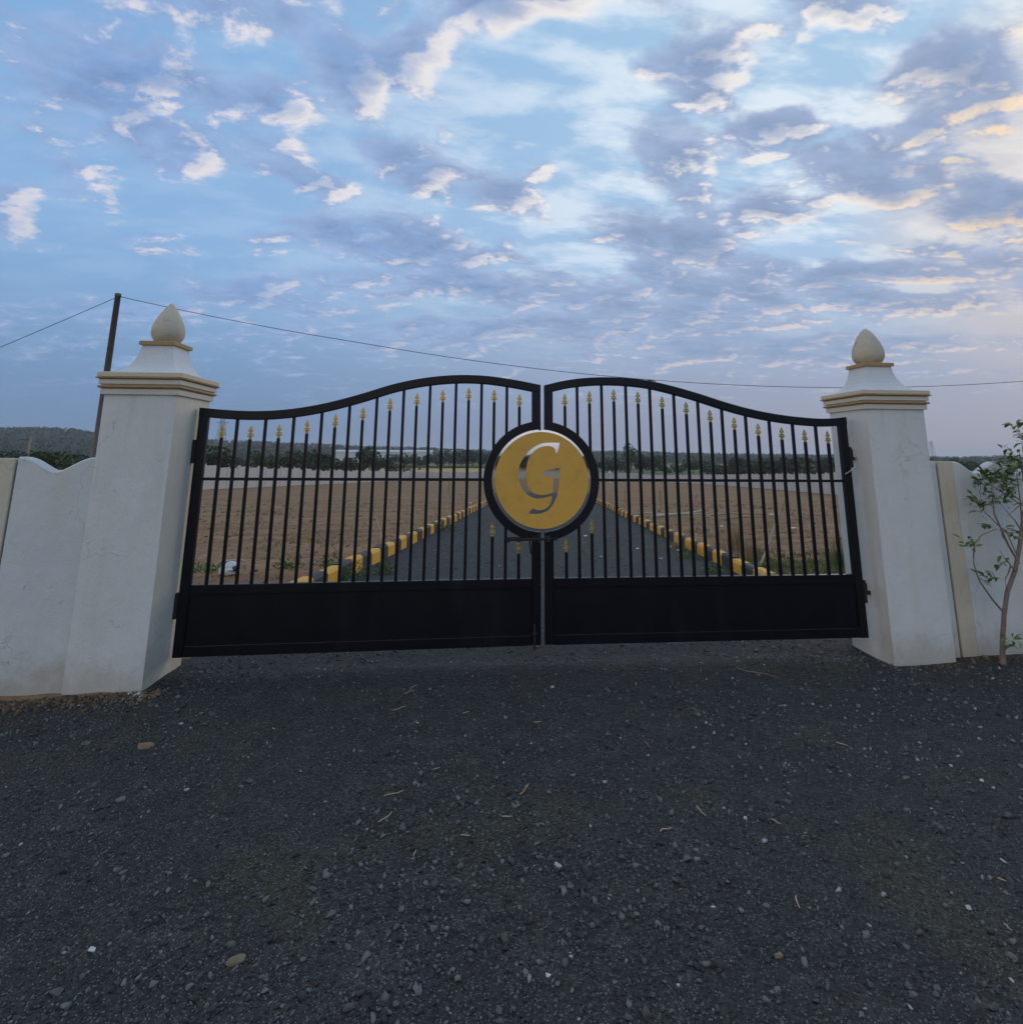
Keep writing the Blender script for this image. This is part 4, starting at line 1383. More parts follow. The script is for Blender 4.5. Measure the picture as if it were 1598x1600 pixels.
# ------------------------------------------------------------------ straws and twigs
STRAWS = [((-1.147, -0.58), (-1.059, -0.43), 'long pale dry stalk in front of the left gate leaf'), ((-1.218, -0.839), (-1.124, -0.785)), ((-1.167, -1.882), (-1.069, -1.856)), ((-1.172, -2.109), (-1.111, -2.033)),
 ((-0.454, -1.935), (-0.392, -1.843), 'reddish brown stick on the gravel below the gate emblem'), ((-0.724, -0.938), (-0.679, -0.911)), ((-0.253, -1.12), (-0.199, -1.107)), ((0.402, -1.459), (0.412, -1.525)), ((0.437, -2.133), (0.453, -2.211)),
 ((0.58, -2.767), (0.556, -2.83)), ((1.6, -1.583), (1.648, -1.629)), ((0.758, -2.283), (0.783, -2.326)), ((1.3, -2.984), (1.297, -3.017)), ((0.178, -2.304), (0.243, -2.286)), ((1.51, -2.755), (1.53, -2.776)),
 ((1.617, -0.276), (1.863, -0.502), 'long thin twig below the right gate leaf'), ((-0.774, -2.242), (-0.729, -2.246)), ((-0.567, -2.114), (-0.516, -2.119)), ((-0.91, -1.647), (-0.878, -1.63)), ((-0.989, -2.363), (-0.979, -2.326))]
WHERE_S = by_mark({k: r_[0] for k, r_ in enumerate(STRAWS) if len(r_) == 2})
for k, row in enumerate(STRAWS):
    a, b = Vector((*row[0], 0)), Vector((*row[1], 0))
    mid = (a + b) / 2
    mb = MB()
    pts = []
    for t in (0, .3, .65, 1):
        p = a.lerp(b, t) - mid
        sx = (b - a).orthogonal().normalized() if (b - a).length > 0 else Vector((0, 0, 0))
        side = Vector((-(b - a).y, (b - a).x, 0)) * (.10 * math.sin(t * 3.1) * rng.uniform(-1, 1))
        p = p + side
        w = mid + p
        pts.append((p.x, p.y, float(drive_full(np.array(w.x), np.array(w.y))) + .006))
    rr = .0035 if k in (4, 15) else .003
    mb.tube(pts, [rr, rr * 1.1, rr, rr * .6], 5)
    o = mb.build('stalk', M['twig'] if k in (4, 15, 7) else M['straw'], None, loc=(mid.x, mid.y, 0))
    if k == 4:
        o.data.materials[0] = M['tan']
    tag(o, row[2] if len(row) > 2 else 'short dry stalk, ' + WHERE_S[k], 'stalk', 'dry stalks on the gravel drive')

# ------------------------------------------------------------------ leaves and trees
def leaf_cloud(pts, size, seed, aspect=.6, normal_up=.25):
    """one bent quad per point"""
    r = np.random.default_rng(seed)
    n = len(pts)
    d = r.normal(0, 1, (n, 3)); d /= np.linalg.norm(d, axis=1)[:, None]
    u = r.normal(0, 1, (n, 3)); u[:, 2] += normal_up
    s = np.cross(d, u); s /= np.linalg.norm(s, axis=1)[:, None] + 1e-9
    sz = np.asarray(size) * r.uniform(.6, 1.35, n)
    a, b = d * sz[:, None] * .5, s * (sz * aspect)[:, None] * .5
    V = np.stack([pts - a, pts + b * .9 - a * .1, pts + a, pts - b * .9 - a * .1], 1).reshape(-1, 3)
    F_ = np.arange(4 * n).reshape(n, 4)
    return V, F_


def crown_points(seed, n, lobes, rad, flat):
    r = np.random.default_rng(seed)
    C_ = []
    for k in range(lobes):
        a = r.uniform(0, 2 * np.pi); q = rad * r.uniform(.15, .62)
        C_.append((q * np.cos(a), q * np.sin(a), r.uniform(-.35, .45) * rad * flat, rad * r.uniform(.32, .58)))
    C_ = np.array(C_)
    w = r.integers(0, lobes, n)
    d = r.normal(0, 1, (n, 3)); d /= np.linalg.norm(d, axis=1)[:, None]
    q = r.uniform(.55, 1.0, n) ** .6
    P = C_[w, :3] + d * (C_[w, 3] * q)[:, None] * np.array([1, 1, .8 * flat])
    return P


def tree_variant(seed, mat, n=1100, lobes=9, flat=.8, size=.16):
    """unit tree: crown radius about 1 and height about 2, trunk from z=0"""
    P = crown_points(seed, n, lobes, 1.0, flat)
    P[:, 2] = np.maximum(P[:, 2] + 1.02, .12)
    V, F_ = leaf_cloud(P, size, seed + 1, .75)
    crown = np_mesh('crown', V, F_, mat, 4)
    r = random.Random(seed)
    mb = MB()
    top = Vector((r.uniform(-.1, .1), r.uniform(-.1, .1), .75))
    mb.tube([(0, 0, -.12), (.02, 0, .3), top], [.075, .06, .05], 6)
    for k in range(5):
        a = r.uniform(0, 6.28)
        mb.tube([top, top + Vector((math.cos(a) * .3, math.sin(a) * .3, .3)), top + Vector((math.cos(a) * .55, math.sin(a) * .55, r.uniform(.35, .75)))], [.04, .026, .01], 5)
    return crown, mb.mesh('trunk', M['tree_bark'])


VAR = {'d': [tree_variant(400 + k, M['leaf_dark']) for k in range(4)], 'm': [tree_variant(420 + k, M['leaf_mid']) for k in range(3)],
       'g': [tree_variant(440 + k, M['leaf_grey'], 420, 8, .8, .13) for k in range(2)], 't': [tree_variant(460, M['leaf_mid'], 700, 7, 1.5, .15)]}


def unproject_col(u, Y):
    n = _R * 900.0 - _F * (u - 799.0)
    # point on column u at world y = Y, at ground height
    x = CAM.x
    for _ in range(3):
        z = gz(x, Y)
        x = CAM.x - (n.y * (Y - CAM.y) + n.z * (z - CAM.z)) / n.x
    return x


def height_at(u, v, Y):
    D = _F + _R * ((u - 799.0) / 900.0) - _U * ((v - 532.365) / 900.0)
    return CAM.z + D.z * (Y - CAM.y) / D.y


# place: image column and crown top measured in the photograph, true distance, width; kind; label
def tree(x, y, h, w, kind, label, group):
    vs = VAR[kind]
    crown, trunk = vs[rng.randrange(len(vs))]
    z = gz(x, y) - .1
    t = empty('tree', (x, y, z), rng.uniform(0, 6.28), label, 'tree', group)
    put('crown', crown, t, scale=(w / 2, w / 2, h / 2.0))
    put('trunk', trunk, t, scale=(h / 2 * .8, h / 2 * .8, h / 2.0))
    return t


G1, G2, G3 = 'trees beyond the left compound wall', 'trees beyond the right compound wall', 'trees beyond the white wall at the far left'
TREES = [ # u, v of crown top, distance, width in photo pixels, kind, label, group
 (70, 702, 62, 52, 'm', 'round green tree just behind the white wall at the far left', G3), (108, 694, 95, 46, 'd', 'dark tree right of the round green one, left of the pillar', G3),
 (28, 708, 130, 30, 'd', None, G3), (8, 704, 160, 34, 'd', None, G3), (-30, 700, 120, 50, 'd', None, G3), (138, 706, 110, 26, 'g', 'dry brownish bush beside the left pillar, behind the wall', G3),
 (90, 712, 70, 20, 'm', None, G3), (50, 705, 190, 30, 'd', None, G3),
 (328, 692, 110, 34, 'd', 'dark tree seen through the leftmost bars of the gate', G1), (352, 706, 120, 26, 'm', None, G1), (360, 702, 150, 28, 'd', None, G1), (383, 712, 130, 24, 'g', None, G1),
 (405, 706, 120, 22, 'm', None, G1), (425, 692, 125, 38, 'm', 'broad green tree behind the precast wall, seen through the fifth opening of the gate', G1), (450, 704, 128, 24, 'm', None, G1),
 (470, 703, 150, 26, 'm', None, G1), (492, 712, 140, 30, 'd', None, G1), (505, 708, 150, 24, 'd', None, G1), (530, 708, 150, 26, 'd', None, G1), (545, 712, 165, 20, 'm', None, G1),
 (568, 698, 150, 34, 'd', 'tall dark tree beyond the left wall, left of the pale sheds', G1), (590, 712, 170, 22, 'm', None, G1), (606, 710, 180, 26, 'd', None, G1),
 (630, 702, 158, 40, 'g', 'brownish thin tree standing alone at the edge of the ripe field', G1), (655, 712, 330, 20, 'd', None, G1), (668, 708, 330, 20, 'd', None, G1), (684, 706, 320, 24, 'd', None, G1), (702, 704, 340, 24, 'd', None, G1),
 (720, 705, 350, 24, 'd', None, G1), (738, 703, 360, 26, 'd', None, G1), (752, 706, 350, 20, 'm', None, G1), (768, 705, 350, 24, 'd', None, G1), (640, 708, 380, 26, 'm', None, G1), (615, 704, 400, 22, 'd', None, G1),
 (945, 714, 220, 24, 'd', None, G2), (962, 707, 215, 26, 'm', None, G2), (984, 700, 215, 26, 't', 'tallest pale green tree beyond the far wall, right of the emblem', G2), (1004, 712, 220, 22, 'd', None, G2), (1022, 711, 225, 26, 'd', None, G2), (1042, 718, 220, 22, 'm', None, G2), (1060, 722, 230, 22, 'd', None, G2),
 (1083, 713, 220, 22, 'd', None, G2), (1105, 713, 200, 26, 'd', 'dark tree beyond the end of the right field, above the step in the wall', G2), (1124, 716, 170, 26, 'd', None, G2), (1140, 722, 165, 24, 'm', None, G2), (1158, 714, 160, 26, 'd', None, G2), (1178, 718, 150, 26, 'd', None, G2),
 (1198, 712, 150, 24, 'd', None, G2), (1214, 720, 140, 26, 'd', None, G2), (1232, 716, 150, 24, 'd', None, G2), (1252, 712, 145, 26, 'd', None, G2), (1270, 719, 130, 26, 'm', None, G2), (1290, 714, 140, 26, 'd', None, G2), (1310, 717, 125, 26, 'd', None, G2), (1330, 715, 130, 28, 'd', None, G2),
 (1470, 716, 150, 22, 'd', None, G2), (1490, 715, 170, 24, 'd', None, G2), (1510, 720, 150, 26, 'm', None, G2), (1530, 718, 150, 28, 'd', None, G2), (1555, 716, 160, 30, 'd', None, G2), (1590, 718, 150, 28, 'm', None, G2)]
PLAIN = {G1: 'green tree in the belt beyond the left compound wall', G2: 'dark green tree in the belt beyond the right compound wall', G3: 'dark tree on the low ground behind the white wall at the far left'}
ORD = ['first', 'second', 'third', 'fourth', 'fifth', 'sixth', 'seventh', 'eighth', 'ninth', 'tenth', 'eleventh', 'twelfth', 'thirteenth', 'fourteenth', 'fifteenth', 'sixteenth', 'seventeenth', 'eighteenth', 'nineteenth', 'twentieth']
ORD += ['twenty ' + o_ for o_ in ORD[:9]] + ['thirtieth']
LOOK = {'d': 'dark green tree', 'm': 'mid green tree', 'g': 'dry brownish tree', 't': 'tall tree'}
seen_n = {G1: 0, G2: 0, G3: 0}
for u, v, Y, wpx, kind, lab, grp in sorted(TREES, key=lambda t_: t_[0]):
    seen_n[grp] += 1
    if lab is None:
        lab = LOOK[kind] + ', ' + ORD[seen_n[grp] - 1] + ' from the left ' + {G1: 'beyond the left compound wall', G2: 'beyond the right compound wall', G3: 'behind the white wall at the far left'}[grp]
    x = unproject_col(u, Y)
    depth = (Vector((x, Y, 0)) - CAM).dot(_F)
    ztop = height_at(u, v, Y)
    h = max(3.0, ztop - gz(x, Y)) * rng.uniform(.90, 1.38)
    tree(x, Y, h, max(3.6, wpx * depth / 900.0 * rng.uniform(1.25, 1.9)), kind, lab or PLAIN[grp], grp)

# the belt of scrub and trees too far away to tell apart
r5 = np.random.default_rng(77)
PS, SS = [], []
for k in range(7000):
    a = math.radians(r5.uniform(-62, 62))
    d = 1000 * r5.uniform(.21, 1.62) if k % 3 else r5.uniform(1380, 1500)
    x, y = CAM.x + math.sin(a) * d, CAM.y + math.cos(a) * d
    if y < 175 or (d < 640 and float(fbm(np.array(x / 60.), np.array(y / 35.), 91)) < .20):
        continue
    if 185 < y < 430 and -170 < x < 112 and d < 420:
        continue
    z = float(hill_h(np.array(a), np.array(d))) if d > 520 else gz(x, y)
    h = r5.uniform(4.5, 9.5) * (1.0 if d < 1200 else .9)
    w = h * r5.uniform(.7, 1.2)
    m = 46 if d < 700 else 22
    q = r5.normal(0, 1, (m, 3)); q /= np.linalg.norm(q, axis=1)[:, None]
    PS.append(np.array([x, y, z + h * .50]) + q * np.array([w * .5, w * .5, h * .5]) * r5.uniform(.6, 1.0, (m, 1)))
    SS.append(np.full(m, (1.6 if d < 700 else 2.6)))
PS, SS = np.concatenate(PS), np.concatenate(SS)
V, F_ = leaf_cloud(PS, SS, 5, .8)
tag(put('far_woods', np_mesh('far_woods', V, F_, M['leaf_dark'], 4)), kind='stuff')
# woods behind the camera, which the steel emblem reflects
PS = []
for k in range(260):
    x, y = r5.uniform(-170, 170), r5.uniform(-170, -115)
    h = r5.uniform(2.2, 3.8)
    m = 60
    q = r5.normal(0, 1, (m, 3)); q /= np.linalg.norm(q, axis=1)[:, None]
    PS.append(np.array([x, y, gz(x, y) + h * .5]) + q * np.array([h * .55, h * .55, h * .5]) * r5.uniform(.6, 1.0, (m, 1)))
V, F_ = leaf_cloud(np.concatenate(PS), 1.5, 6, .8)
tag(put('far_woods', np_mesh('far_woods', V, F_, M['leaf_dark'], 4)), kind='stuff')


# ------------------------------------------------------------------ the sapling by the right pillar
SX, SY = 3.99, -0.42
sap = empty('sapling', (SX + .045, SY, 0), 0, 'thin bent sapling with sparse green leaves in front of the right wall', 'tree')
def sp(p, dy=0): return (p[0] - SX, p[1] - SY + dy, p[2])
trunk = [(3.995, -.36, -0.10), (3.992, -.38, 0.06), (3.994, -.40, 0.192), (4.024, -.42, 0.401), (4.088, -.42, 0.587), (4.192, -.43, 0.775), (4.289, -.42, 0.994), (4.375, -.41, 1.218), (4.50, -.40, 1.504), (4.60, -.38, 1.738), (4.70, -.36, 2.0), (4.78, -.36, 2.3)]
mb = MB(); mb.tube([sp(p) for p in trunk], [.028, .022, .019, .018, .018, .0175, .0165, .016, .014, .012, .008, .004], 10)
mb.build('trunk', M['bark'], sap, True)
BR = [[(4.026, -.42, .412), (3.884, -.47, .537), (3.753, -.50, .70), (3.701, -.52, .846), (3.723, -.53, 1.027)], [(3.705, -.52, .90), (3.76, -.50, 1.02), (3.878, -.46, 1.081), (4.047, -.44, 1.129), (4.14, -.44, 1.10)],
      [(4.247, -.42, .829), (4.089, -.50, .996), (3.942, -.55, 1.276), (3.938, -.56, 1.446), (3.96, -.56, 1.56)], [(4.307, -.42, 1.022), (4.178, -.36, 1.134), (4.072, -.32, 1.275), (4.068, -.31, 1.446), (4.13, -.30, 1.60)],
      [(4.206, -.42, .747), (4.061, -.52, .831), (3.97, -.56, .90), (3.92, -.57, .97)], [(4.061, -.52, .831), (4.02, -.52, .76), (3.975, -.53, .72), (3.97, -.53, .66), (4.05, -.48, .60)], [(4.42, -.42, 1.389), (4.245, -.5, 1.332), (4.087, -.53, 1.247)],
      [(4.336, -.42, 1.105), (4.255, -.52, 1.389), (4.196, -.58, 1.619), (4.20, -.60, 1.70)], [(4.455, -.40, 1.504), (4.373, -.47, 1.678), (4.346, -.5, 1.825)], [(4.40, -.42, 1.32), (4.30, -.34, 1.43), (4.21, -.3, 1.51), (4.12, -.28, 1.56)],
      [(4.50, -.40, 1.68), (4.44, -.45, 1.80), (4.41, -.48, 1.90)], [(4.58, -.38, 1.94), (4.54, -.42, 2.02), (4.51, -.44, 2.06)], [(3.96, -.56, 1.40), (3.90, -.6, 1.37), (3.87, -.62, 1.42)], [(4.0, -.40, .16), (3.975, -.44, .20), (3.93, -.46, .24)],
      [(4.15, -.50, .93), (4.10, -.5, 1.08), (4.08, -.5, 1.12)], [(4.33, -.42, 1.10), (4.24, -.45, 1.21), (4.14, -.5, 1.27), (4.05, -.52, 1.36)], [(4.255, -.52, 1.389), (4.17, -.5, 1.46), (4.1, -.48, 1.62)]]
for k, br in enumerate(BR):
    mb = MB(); n = len(br)
    mb.tube([sp(p) for p in br], [.0105 * (1 - .75 * i_ / (n - 1)) * (1.0 if k in (0, 2) else .62) for i_ in range(n)], 6)
    mb.build('branch', M['bark'], sap, True)


def leaf_mesh(seed):
    r = random.Random(seed)
    L_f, w = .076, .0140
    mb = MB()
    vs = []
    for t, ww, dz in ((0, .12, 0), (.3, .8, .004), (.6, 1.0, .004), (.85, .6, -.001), (1, 0.05, -.008)):
        x = t * L_f
        vs += [(x, -w * ww, dz + .003 * ww), (x, 0, dz), (x, w * ww, dz + .003 * ww)]
    fs = []
    for k in range(4):
        fs += [(k * 3, k * 3 + 3, k * 3 + 4, k * 3 + 1), (k * 3 + 1, k * 3 + 4, k * 3 + 5, k * 3 + 2)]
    mb.add(vs, fs)
    return mb.mesh('leaf', M['leaf_sap'])


LEAF = leaf_mesh(1)
TIPS = [(3.723, 1.027, 5), (3.735, .995, 4), (3.879, 1.40, 5), (3.949, 1.435, 6), (3.96, 1.55, 8), (3.989, 1.361, 5), (4.012, 1.304, 6), (4.014, 1.59, 8), (4.053, 1.549, 7), (4.125, 1.59, 9), (4.186, 1.561, 7), (4.243, 1.619, 8),
        (4.301, 1.649, 8), (4.373, 1.678, 9), (4.445, 1.708, 8), (4.209, 1.504, 8), (4.26, 1.417, 6), (4.121, 1.446, 7), (4.152, 1.36, 6), (4.048, 1.135, 6), (4.106, 1.10, 6), (4.168, 1.085, 5), (4.286, 1.561, 7), (4.357, 1.591, 7),
        (4.35, 1.737, 7), (4.346, 1.825, 8), (4.422, 1.767, 6), (4.41, 1.90, 7), (4.51, 2.06, 9), (4.54, 2.03, 6), (4.02, .825, 5), (3.975, .71, 6), (3.97, .66, 4), (4.196, 1.69, 6), (4.173, 1.677, 6), (4.102, 1.62, 7), (4.441, 1.504, 6),
        (4.424, 1.591, 6), (4.05, .17, 4), (3.94, .23, 4), (4.55, 1.80, 8), (4.60, 1.95, 8), (4.05, 1.37, 5), (4.1, 1.52, 6), (4.58, 1.62, 8), (4.62, 1.72, 8)]
count = 0
EV, EF = [], []
for x, z, n in TIPS:
    y0 = -.42 + rng.uniform(-.14, .10)
    for k in range(n + 4):
        if count >= 298 or k >= n:          # past the limit the rest is one part
            T_ = Matrix.Translation((x - SX + rng.gauss(0, .034), y0 - SY + rng.gauss(0, .034), z + rng.gauss(0, .030))) @ Euler((rng.uniform(-.6, .6), rng.uniform(-1.0, .5), rng.uniform(0, 6.28))).to_matrix().to_4x4()
            b0 = len(EV)
            EV += [T_ @ v.co for v in LEAF.vertices]
            EF += [tuple(i_ + b0 for i_ in p_.vertices) for p_ in LEAF.polygons]
            continue
        a, e = rng.uniform(0, 6.28), rng.uniform(-.5, 1.0)
        lf = put('leaf', LEAF, sap, (x - SX + rng.uniform(-.028, .028), y0 - SY + rng.uniform(-.028, .028), z + rng.uniform(-.03, .03)), (rng.uniform(-.6, .6), -e, a))
        s = rng.uniform(.75, 1.25)
        lf.scale = (s, s * rng.uniform(.8, 1.2), s)
        count += 1
mb = MB(); mb.add(EV, EF)
tag(mb.build('foliage', M['leaf_sap'], sap), kind='stuff')


# ------------------------------------------------------------------ weeds
def weed_mesh(seed, n, h, w, mat, blade=False):
    r = np.random.default_rng(seed)
    if blade:
        V, F_ = [], []
        for k in range(n):
            a, q = r.uniform(0, 6.28), abs(r.normal(0, w * .4))
            b = np.array([q * math.cos(a), q * math.sin(a), 0])
            hh = h * r.uniform(.5, 1.1); ln = np.array([math.cos(a), math.sin(a), 0]) * hh * r.uniform(.05, .45)
            s = np.array([-math.sin(a), math.cos(a), 0]) * .006
            p1, p2 = b + ln * .4 + np.array([0, 0, hh * .6]), b + ln + np.array([0, 0, hh])
            i_ = len(V)
            V += [b - s, b + s, p1 + s * .8, p1 - s * .8, p2]
            F_ += [(i_, i_ + 1, i_ + 2, i_ + 3), (i_ + 3, i_ + 2, i_ + 4)]
        mb = MB(); mb.add(V, F_)
        return mb.mesh('weed_clump', mat)
    d = r.normal(0, 1, (n, 3)); d[:, 2] = np.abs(d[:, 2]); d /= np.linalg.norm(d, axis=1)[:, None]
    P = d * np.array([w * .5, w * .5, h]) * r.uniform(.25, 1, (n, 1))
    V, F_ = leaf_cloud(P, .05, seed, .45)
    return np_mesh('weed_clump', V, F_, mat, 4)


def road_or_field(x, y):
    dl, dr = road_side(x, y)
    return float(road_z(np.array(x), np.array(y))) if max(dl, dr) < 0 else float(field_z(np.array(x), np.array(y)))


WEEDS = [(-2.25, 4.45, .30, .55, 0, 'bushy green weed in front of the nearest yellow kerb stone on the left'), (-1.82, 4.9, .22, .42, 0, 'smaller green weed right of the bushy one by the left kerb'), (-.75, 12.5, .25, .8, 0, 'green weed along the left kerb, farther up the road'),
         (-2.75, 5.0, .25, .6, 0, 'green weeds behind the left kerb in the field'), (-3.3, 4.6, .2, .5, 0, 'low weeds in the field left of the kerb'), (3.72, 4.55, .16, .5, 0, 'low green weeds on the road against the right kerb'), (4.05, 6.3, .2, .6, 0, 'low green weeds on the road along the right kerb, a little farther on'),
         (4.35, 7.8, .16, .6, 1, 'dry grass growing out of the road at the right kerb'), (5.0, 6.2, .55, .5, 1, 'tall dry grass in the field behind the right kerb'), (4.75, 5.2, .30, .4, 1, 'dry grass clump close behind the right kerb'),
         (5.9, 4.3, .55, .5, 2, 'tall green grass against the back of the right pillar'), (-4.6, 4.7, .16, .7, 0, 'green weeds beside the white bag inside the left gate leaf'), (-5.2, 4.3, .12, .5, 0, 'weeds in the corner of the field by the left pillar')]
for k, (x, y, h, w, kd, lab) in enumerate(WEEDS):
    me = weed_mesh(600 + k, 260 if kd == 0 else 150, h, w, M['weed'] if kd == 0 else (M['dry_grass'] if kd == 1 else M['green_grass']), kd > 0)
    o = empty('weed_clump', (x, y, road_or_field(x, y) - .01))
    tag(put('leaves', me, o), kind='stuff')
    tag(o, lab, 'weeds', 'weeds inside the gate')

# grass and dry tussocks over the field
r6 = np.random.default_rng(61)


def tussocks(name, n, box, mat, h, seed, dens):
    X, Y = scatter_points(n, box, seed, dens)
    dl, dr = road_side(X, Y)
    k = (np.maximum(dl, dr) > .25) & (Y > .5) & ~((np.abs(np.abs(X) - 3.4) < .4) & (Y < .6))
    X, Y = X[k], Y[k]
    Z = field_z(X, Y)
    r = np.random.default_rng(seed + 1)
    B = 7
    n = len(X)
    a = r.uniform(0, 6.28, (n, B)); hh = h * r.uniform(.4, 1.2, (n, B)) * (0.7 + .6 * r.uniform(0, 1, (n, 1)))
    bx = X[:, None] + r.normal(0, .05, (n, B)); by = Y[:, None] + r.normal(0, .05, (n, B))
    wd = .006 + .0006 * np.hypot(X, Y)[:, None]
    lean = hh * r.uniform(.1, .7, (n, B))
    P0 = np.stack([bx - np.sin(a) * wd, by + np.cos(a) * wd, np.repeat(Z[:, None], B, 1) - .02], -1)
    P1 = np.stack([bx + np.sin(a) * wd, by - np.cos(a) * wd, np.repeat(Z[:, None], B, 1) - .02], -1)
    P2 = np.stack([bx + np.cos(a) * lean, by + np.sin(a) * lean, Z[:, None] + hh], -1)
    V = np.stack([P0, P1, P2], 2).reshape(-1, 3)
    return tag(put(name, np_mesh(name, V, np.arange(len(V)).reshape(-1, 3), mat, 3)), kind='stuff')


tussocks('dry_stubble', 9000, (-16, 24, .4, 30), M['dry_grass'], .09, 62, lambda X, Y: np.clip(.25 + 1.1 * fbm(X * .5, Y * .7, 95), .02, 1) * np.clip(14 / (Y + 6), 0, 1))
tussocks('field_grass', 7000, (-14, 20, .4, 26), M['green_grass'], .08, 64, lambda X, Y: np.clip(-.25 + 1.5 * fbm(X * .35 + 9, Y * .5, 97), 0, 1))
tussocks('verge_grass', 5200, (3.4, 9.5, 2.2, 6.4), M['green_grass'], .085, 66, lambda X, Y: np.clip(.75 - np.abs(Y - 4.2) * .4 + .6 * fbm(X, Y, 98), 0, 1))
n = 5200
X = r6.uniform(-14, 20, n); Y = 1.0 + 26 * r6.uniform(0, 1, n) ** 1.5
dl, dr = road_side(X, Y)
k = np.maximum(dl, dr) > .3
X, Y = X[k], Y[k]
scatter('soil_clods', X, Y, field_z(X, Y), np.clip(r6.lognormal(math.log(.022), .5, len(X)), .008, .08), M['clod'], seed=9)

# ------------------------------------------------------------------ poles, cable and towers
def z_wire(x):
    return 3.715 + .0062 * (x - 9.0) ** 2


mb = MB(); mb.tube([(0, 0, -.5), (0, 0, 5.74)], [.085, .066], 12)
mb.tube([(0, 0, 5.741), (0, 0, 5.80)], [.078, .070], 12)
p1 = mb.build('cable_pole', M['pole'], None, True, loc=(-9.37, 10.0, gz(-9.37, 10)))
p1.data.materials[0] = M['pole']
zt = gz(-9.37, 10)
p1.scale = (1, 1, (5.745 - zt) / 5.80)
tag(p1, 'dark steel pole rising behind the left pillar and carrying the cable', 'pole')
mb = MB(); mb.tube([(0, 0, -.5), (0, 0, 6.1)], [.085, .066], 12)
p2 = mb.build('cable_pole', M['pole'], None, True, loc=(27.4, 10.0, gz(27, 10)))
tag(p2, 'dark steel pole out to the right holding the other end of the cable', 'pole')
mb = MB()
pts = [(x + 9.37, 0, z_wire(x) - 5.7 + (5.68 - z_wire(-9.37)) * max(0, (1 - (x + 9.37) / 6))) for x in np.linspace(-9.37, 27.4, 60)]
mb.tube(pts, .0085, 5)
mb.tube([(14.0, 0, z_wire(4.63) - 5.712), (14.25, 0, z_wire(4.88) - 5.73)], .012, 5)
tag(mb.build('cable', M['wire'], None, True, loc=(-9.37, 10.0, 5.7)), 'thin black cable sagging across the sky from the dark pole to the right', 'cable')
mb = MB()
pts = []
for t in np.linspace(0, 1, 14):
    x = -9.37 - t * 14.5
    pts.append((x + 9.37, 0, -t * 6.3 - .55 * math.sin(math.pi * t)))
mb.tube(pts, .0075, 5)
tag(mb.build('stay_wire', M['wire'], None, True, loc=(-9.37, 10.0, 5.66)), 'thin stay wire running down to the left from the top of the dark pole', 'cable')

t = empty('utility_pole', (-49.8, 70, gz(-49.8, 70)), 0, 'slim concrete pole with a dark crossarm behind the white wall at the far left', 'pole')
hh = 3.43 - gz(-49.8, 70)
mb = MB(); mb.box(-.10, .10, -.12, .12, -.5, hh, 0, .02); mb.build('shaft', M['concrete_pole'], t)
mb = MB(); mb.box(-.62, .62, -.20, -.125, hh - .42, hh - .30); mb.build('crossarm', M['pole'], t).rotation_euler = (0, -.12, 0)
for x in (-.5, 0, .5):
    mb = MB(); mb.tube([(x, -.16, hh - .30 + .12 * x), (x, -.16, hh - .14 + .12 * x)], [.05, .035], 6); mb.build('insulator', M['concrete_pole'], t)


def tower(x, y, z, h, label):
    t = empty('transmission_tower', (x, y, z), 0, label, 'tower', 'steel towers on the horizon')
    mb = MB()
    b, tp = h * .12, h * .018
    hs = [0, .22, .42, .6, .74, .86, .97]
    for sx in (-1, 1):
        for sy in (-1, 1):
            mb.tube([(sx * b, sy * b, 0), (sx * tp, sy * tp, h)], h * .006, 4)
    for k in range(len(hs) - 1):
        w0, w1 = b + (tp - b) * hs[k], b + (tp - b) * hs[k + 1]
        for s in (-1, 1):
            mb.tube([(-w0, s * w0, hs[k] * h), (w1, s * w1, hs[k + 1] * h)], h * .0035, 3)
            mb.tube([(w0, s * w0, hs[k] * h), (-w1, s * w1, hs[k + 1] * h)], h * .0035, 3)
    mb.build('lattice', M['steel_tower'], t)
    for q, wd in ((.78, .13), (.88, .17), (.97, .11)):
        mb = MB(); mb.tube([(-wd * h, 0, q * h), (0, 0, q * h + h * .02), (wd * h, 0, q * h)], h * .007, 4); mb.build('crossarm', M['steel_tower'], t)
    return t


tower(818, 900, -8, 37.5, 'grey lattice tower standing on the horizon right of the right pillar')
tower(-257, 700, -7, 54, 'thin lattice tower behind the leftmost golden spear of the gate')

# ------------------------------------------------------------------ pale sheds far beyond the left wall
for u, Y, w, h, lab in ((545, 520, 22, 6, 'pale shed among trees, leftmost of the sheds beyond the left wall'), (604, 560, 46, 5.5, 'long low pale shed with a bluish roof between trees beyond the left wall'),
                        (655, 600, 26, 5, 'pale shed right of the long one, far beyond the left wall'), (700, 620, 14, 4.5, 'smallest pale shed at the right end of the row beyond the left wall'), (1266, 330, 10, 3.5, 'small pale hut among the trees far beyond the right wall')):
    x = unproject_col(u, Y)
    vmid = 705 if u < 800 else 731
    zc = height_at(u, vmid, Y)
    z0 = gz(x, Y)
    t = empty('shed', (x, Y, z0), .08, lab, 'shed', 'pale sheds on the horizon')
    H = max(h, zc - z0 + 1.2)
    mb = MB(); mb.box(-w / 2, w / 2, -5, 5, -1, H - 1.6); mb.build('wall', M['shed_wall'], t)
    mb = MB(); mb.add([(-w / 2 - .4, -5.5, H - 1.6), (w / 2 + .4, -5.5, H - 1.6), (w / 2 + .4, 0, H), (-w / 2 - .4, 0, H), (-w / 2 - .4, 5.5, H - 1.6), (w / 2 + .4, 5.5, H - 1.6)], [(0, 1, 2, 3), (3, 2, 5, 4), (0, 3, 4), (1, 5, 2)])
    mb.build('roof', M['shed_roof'], t)

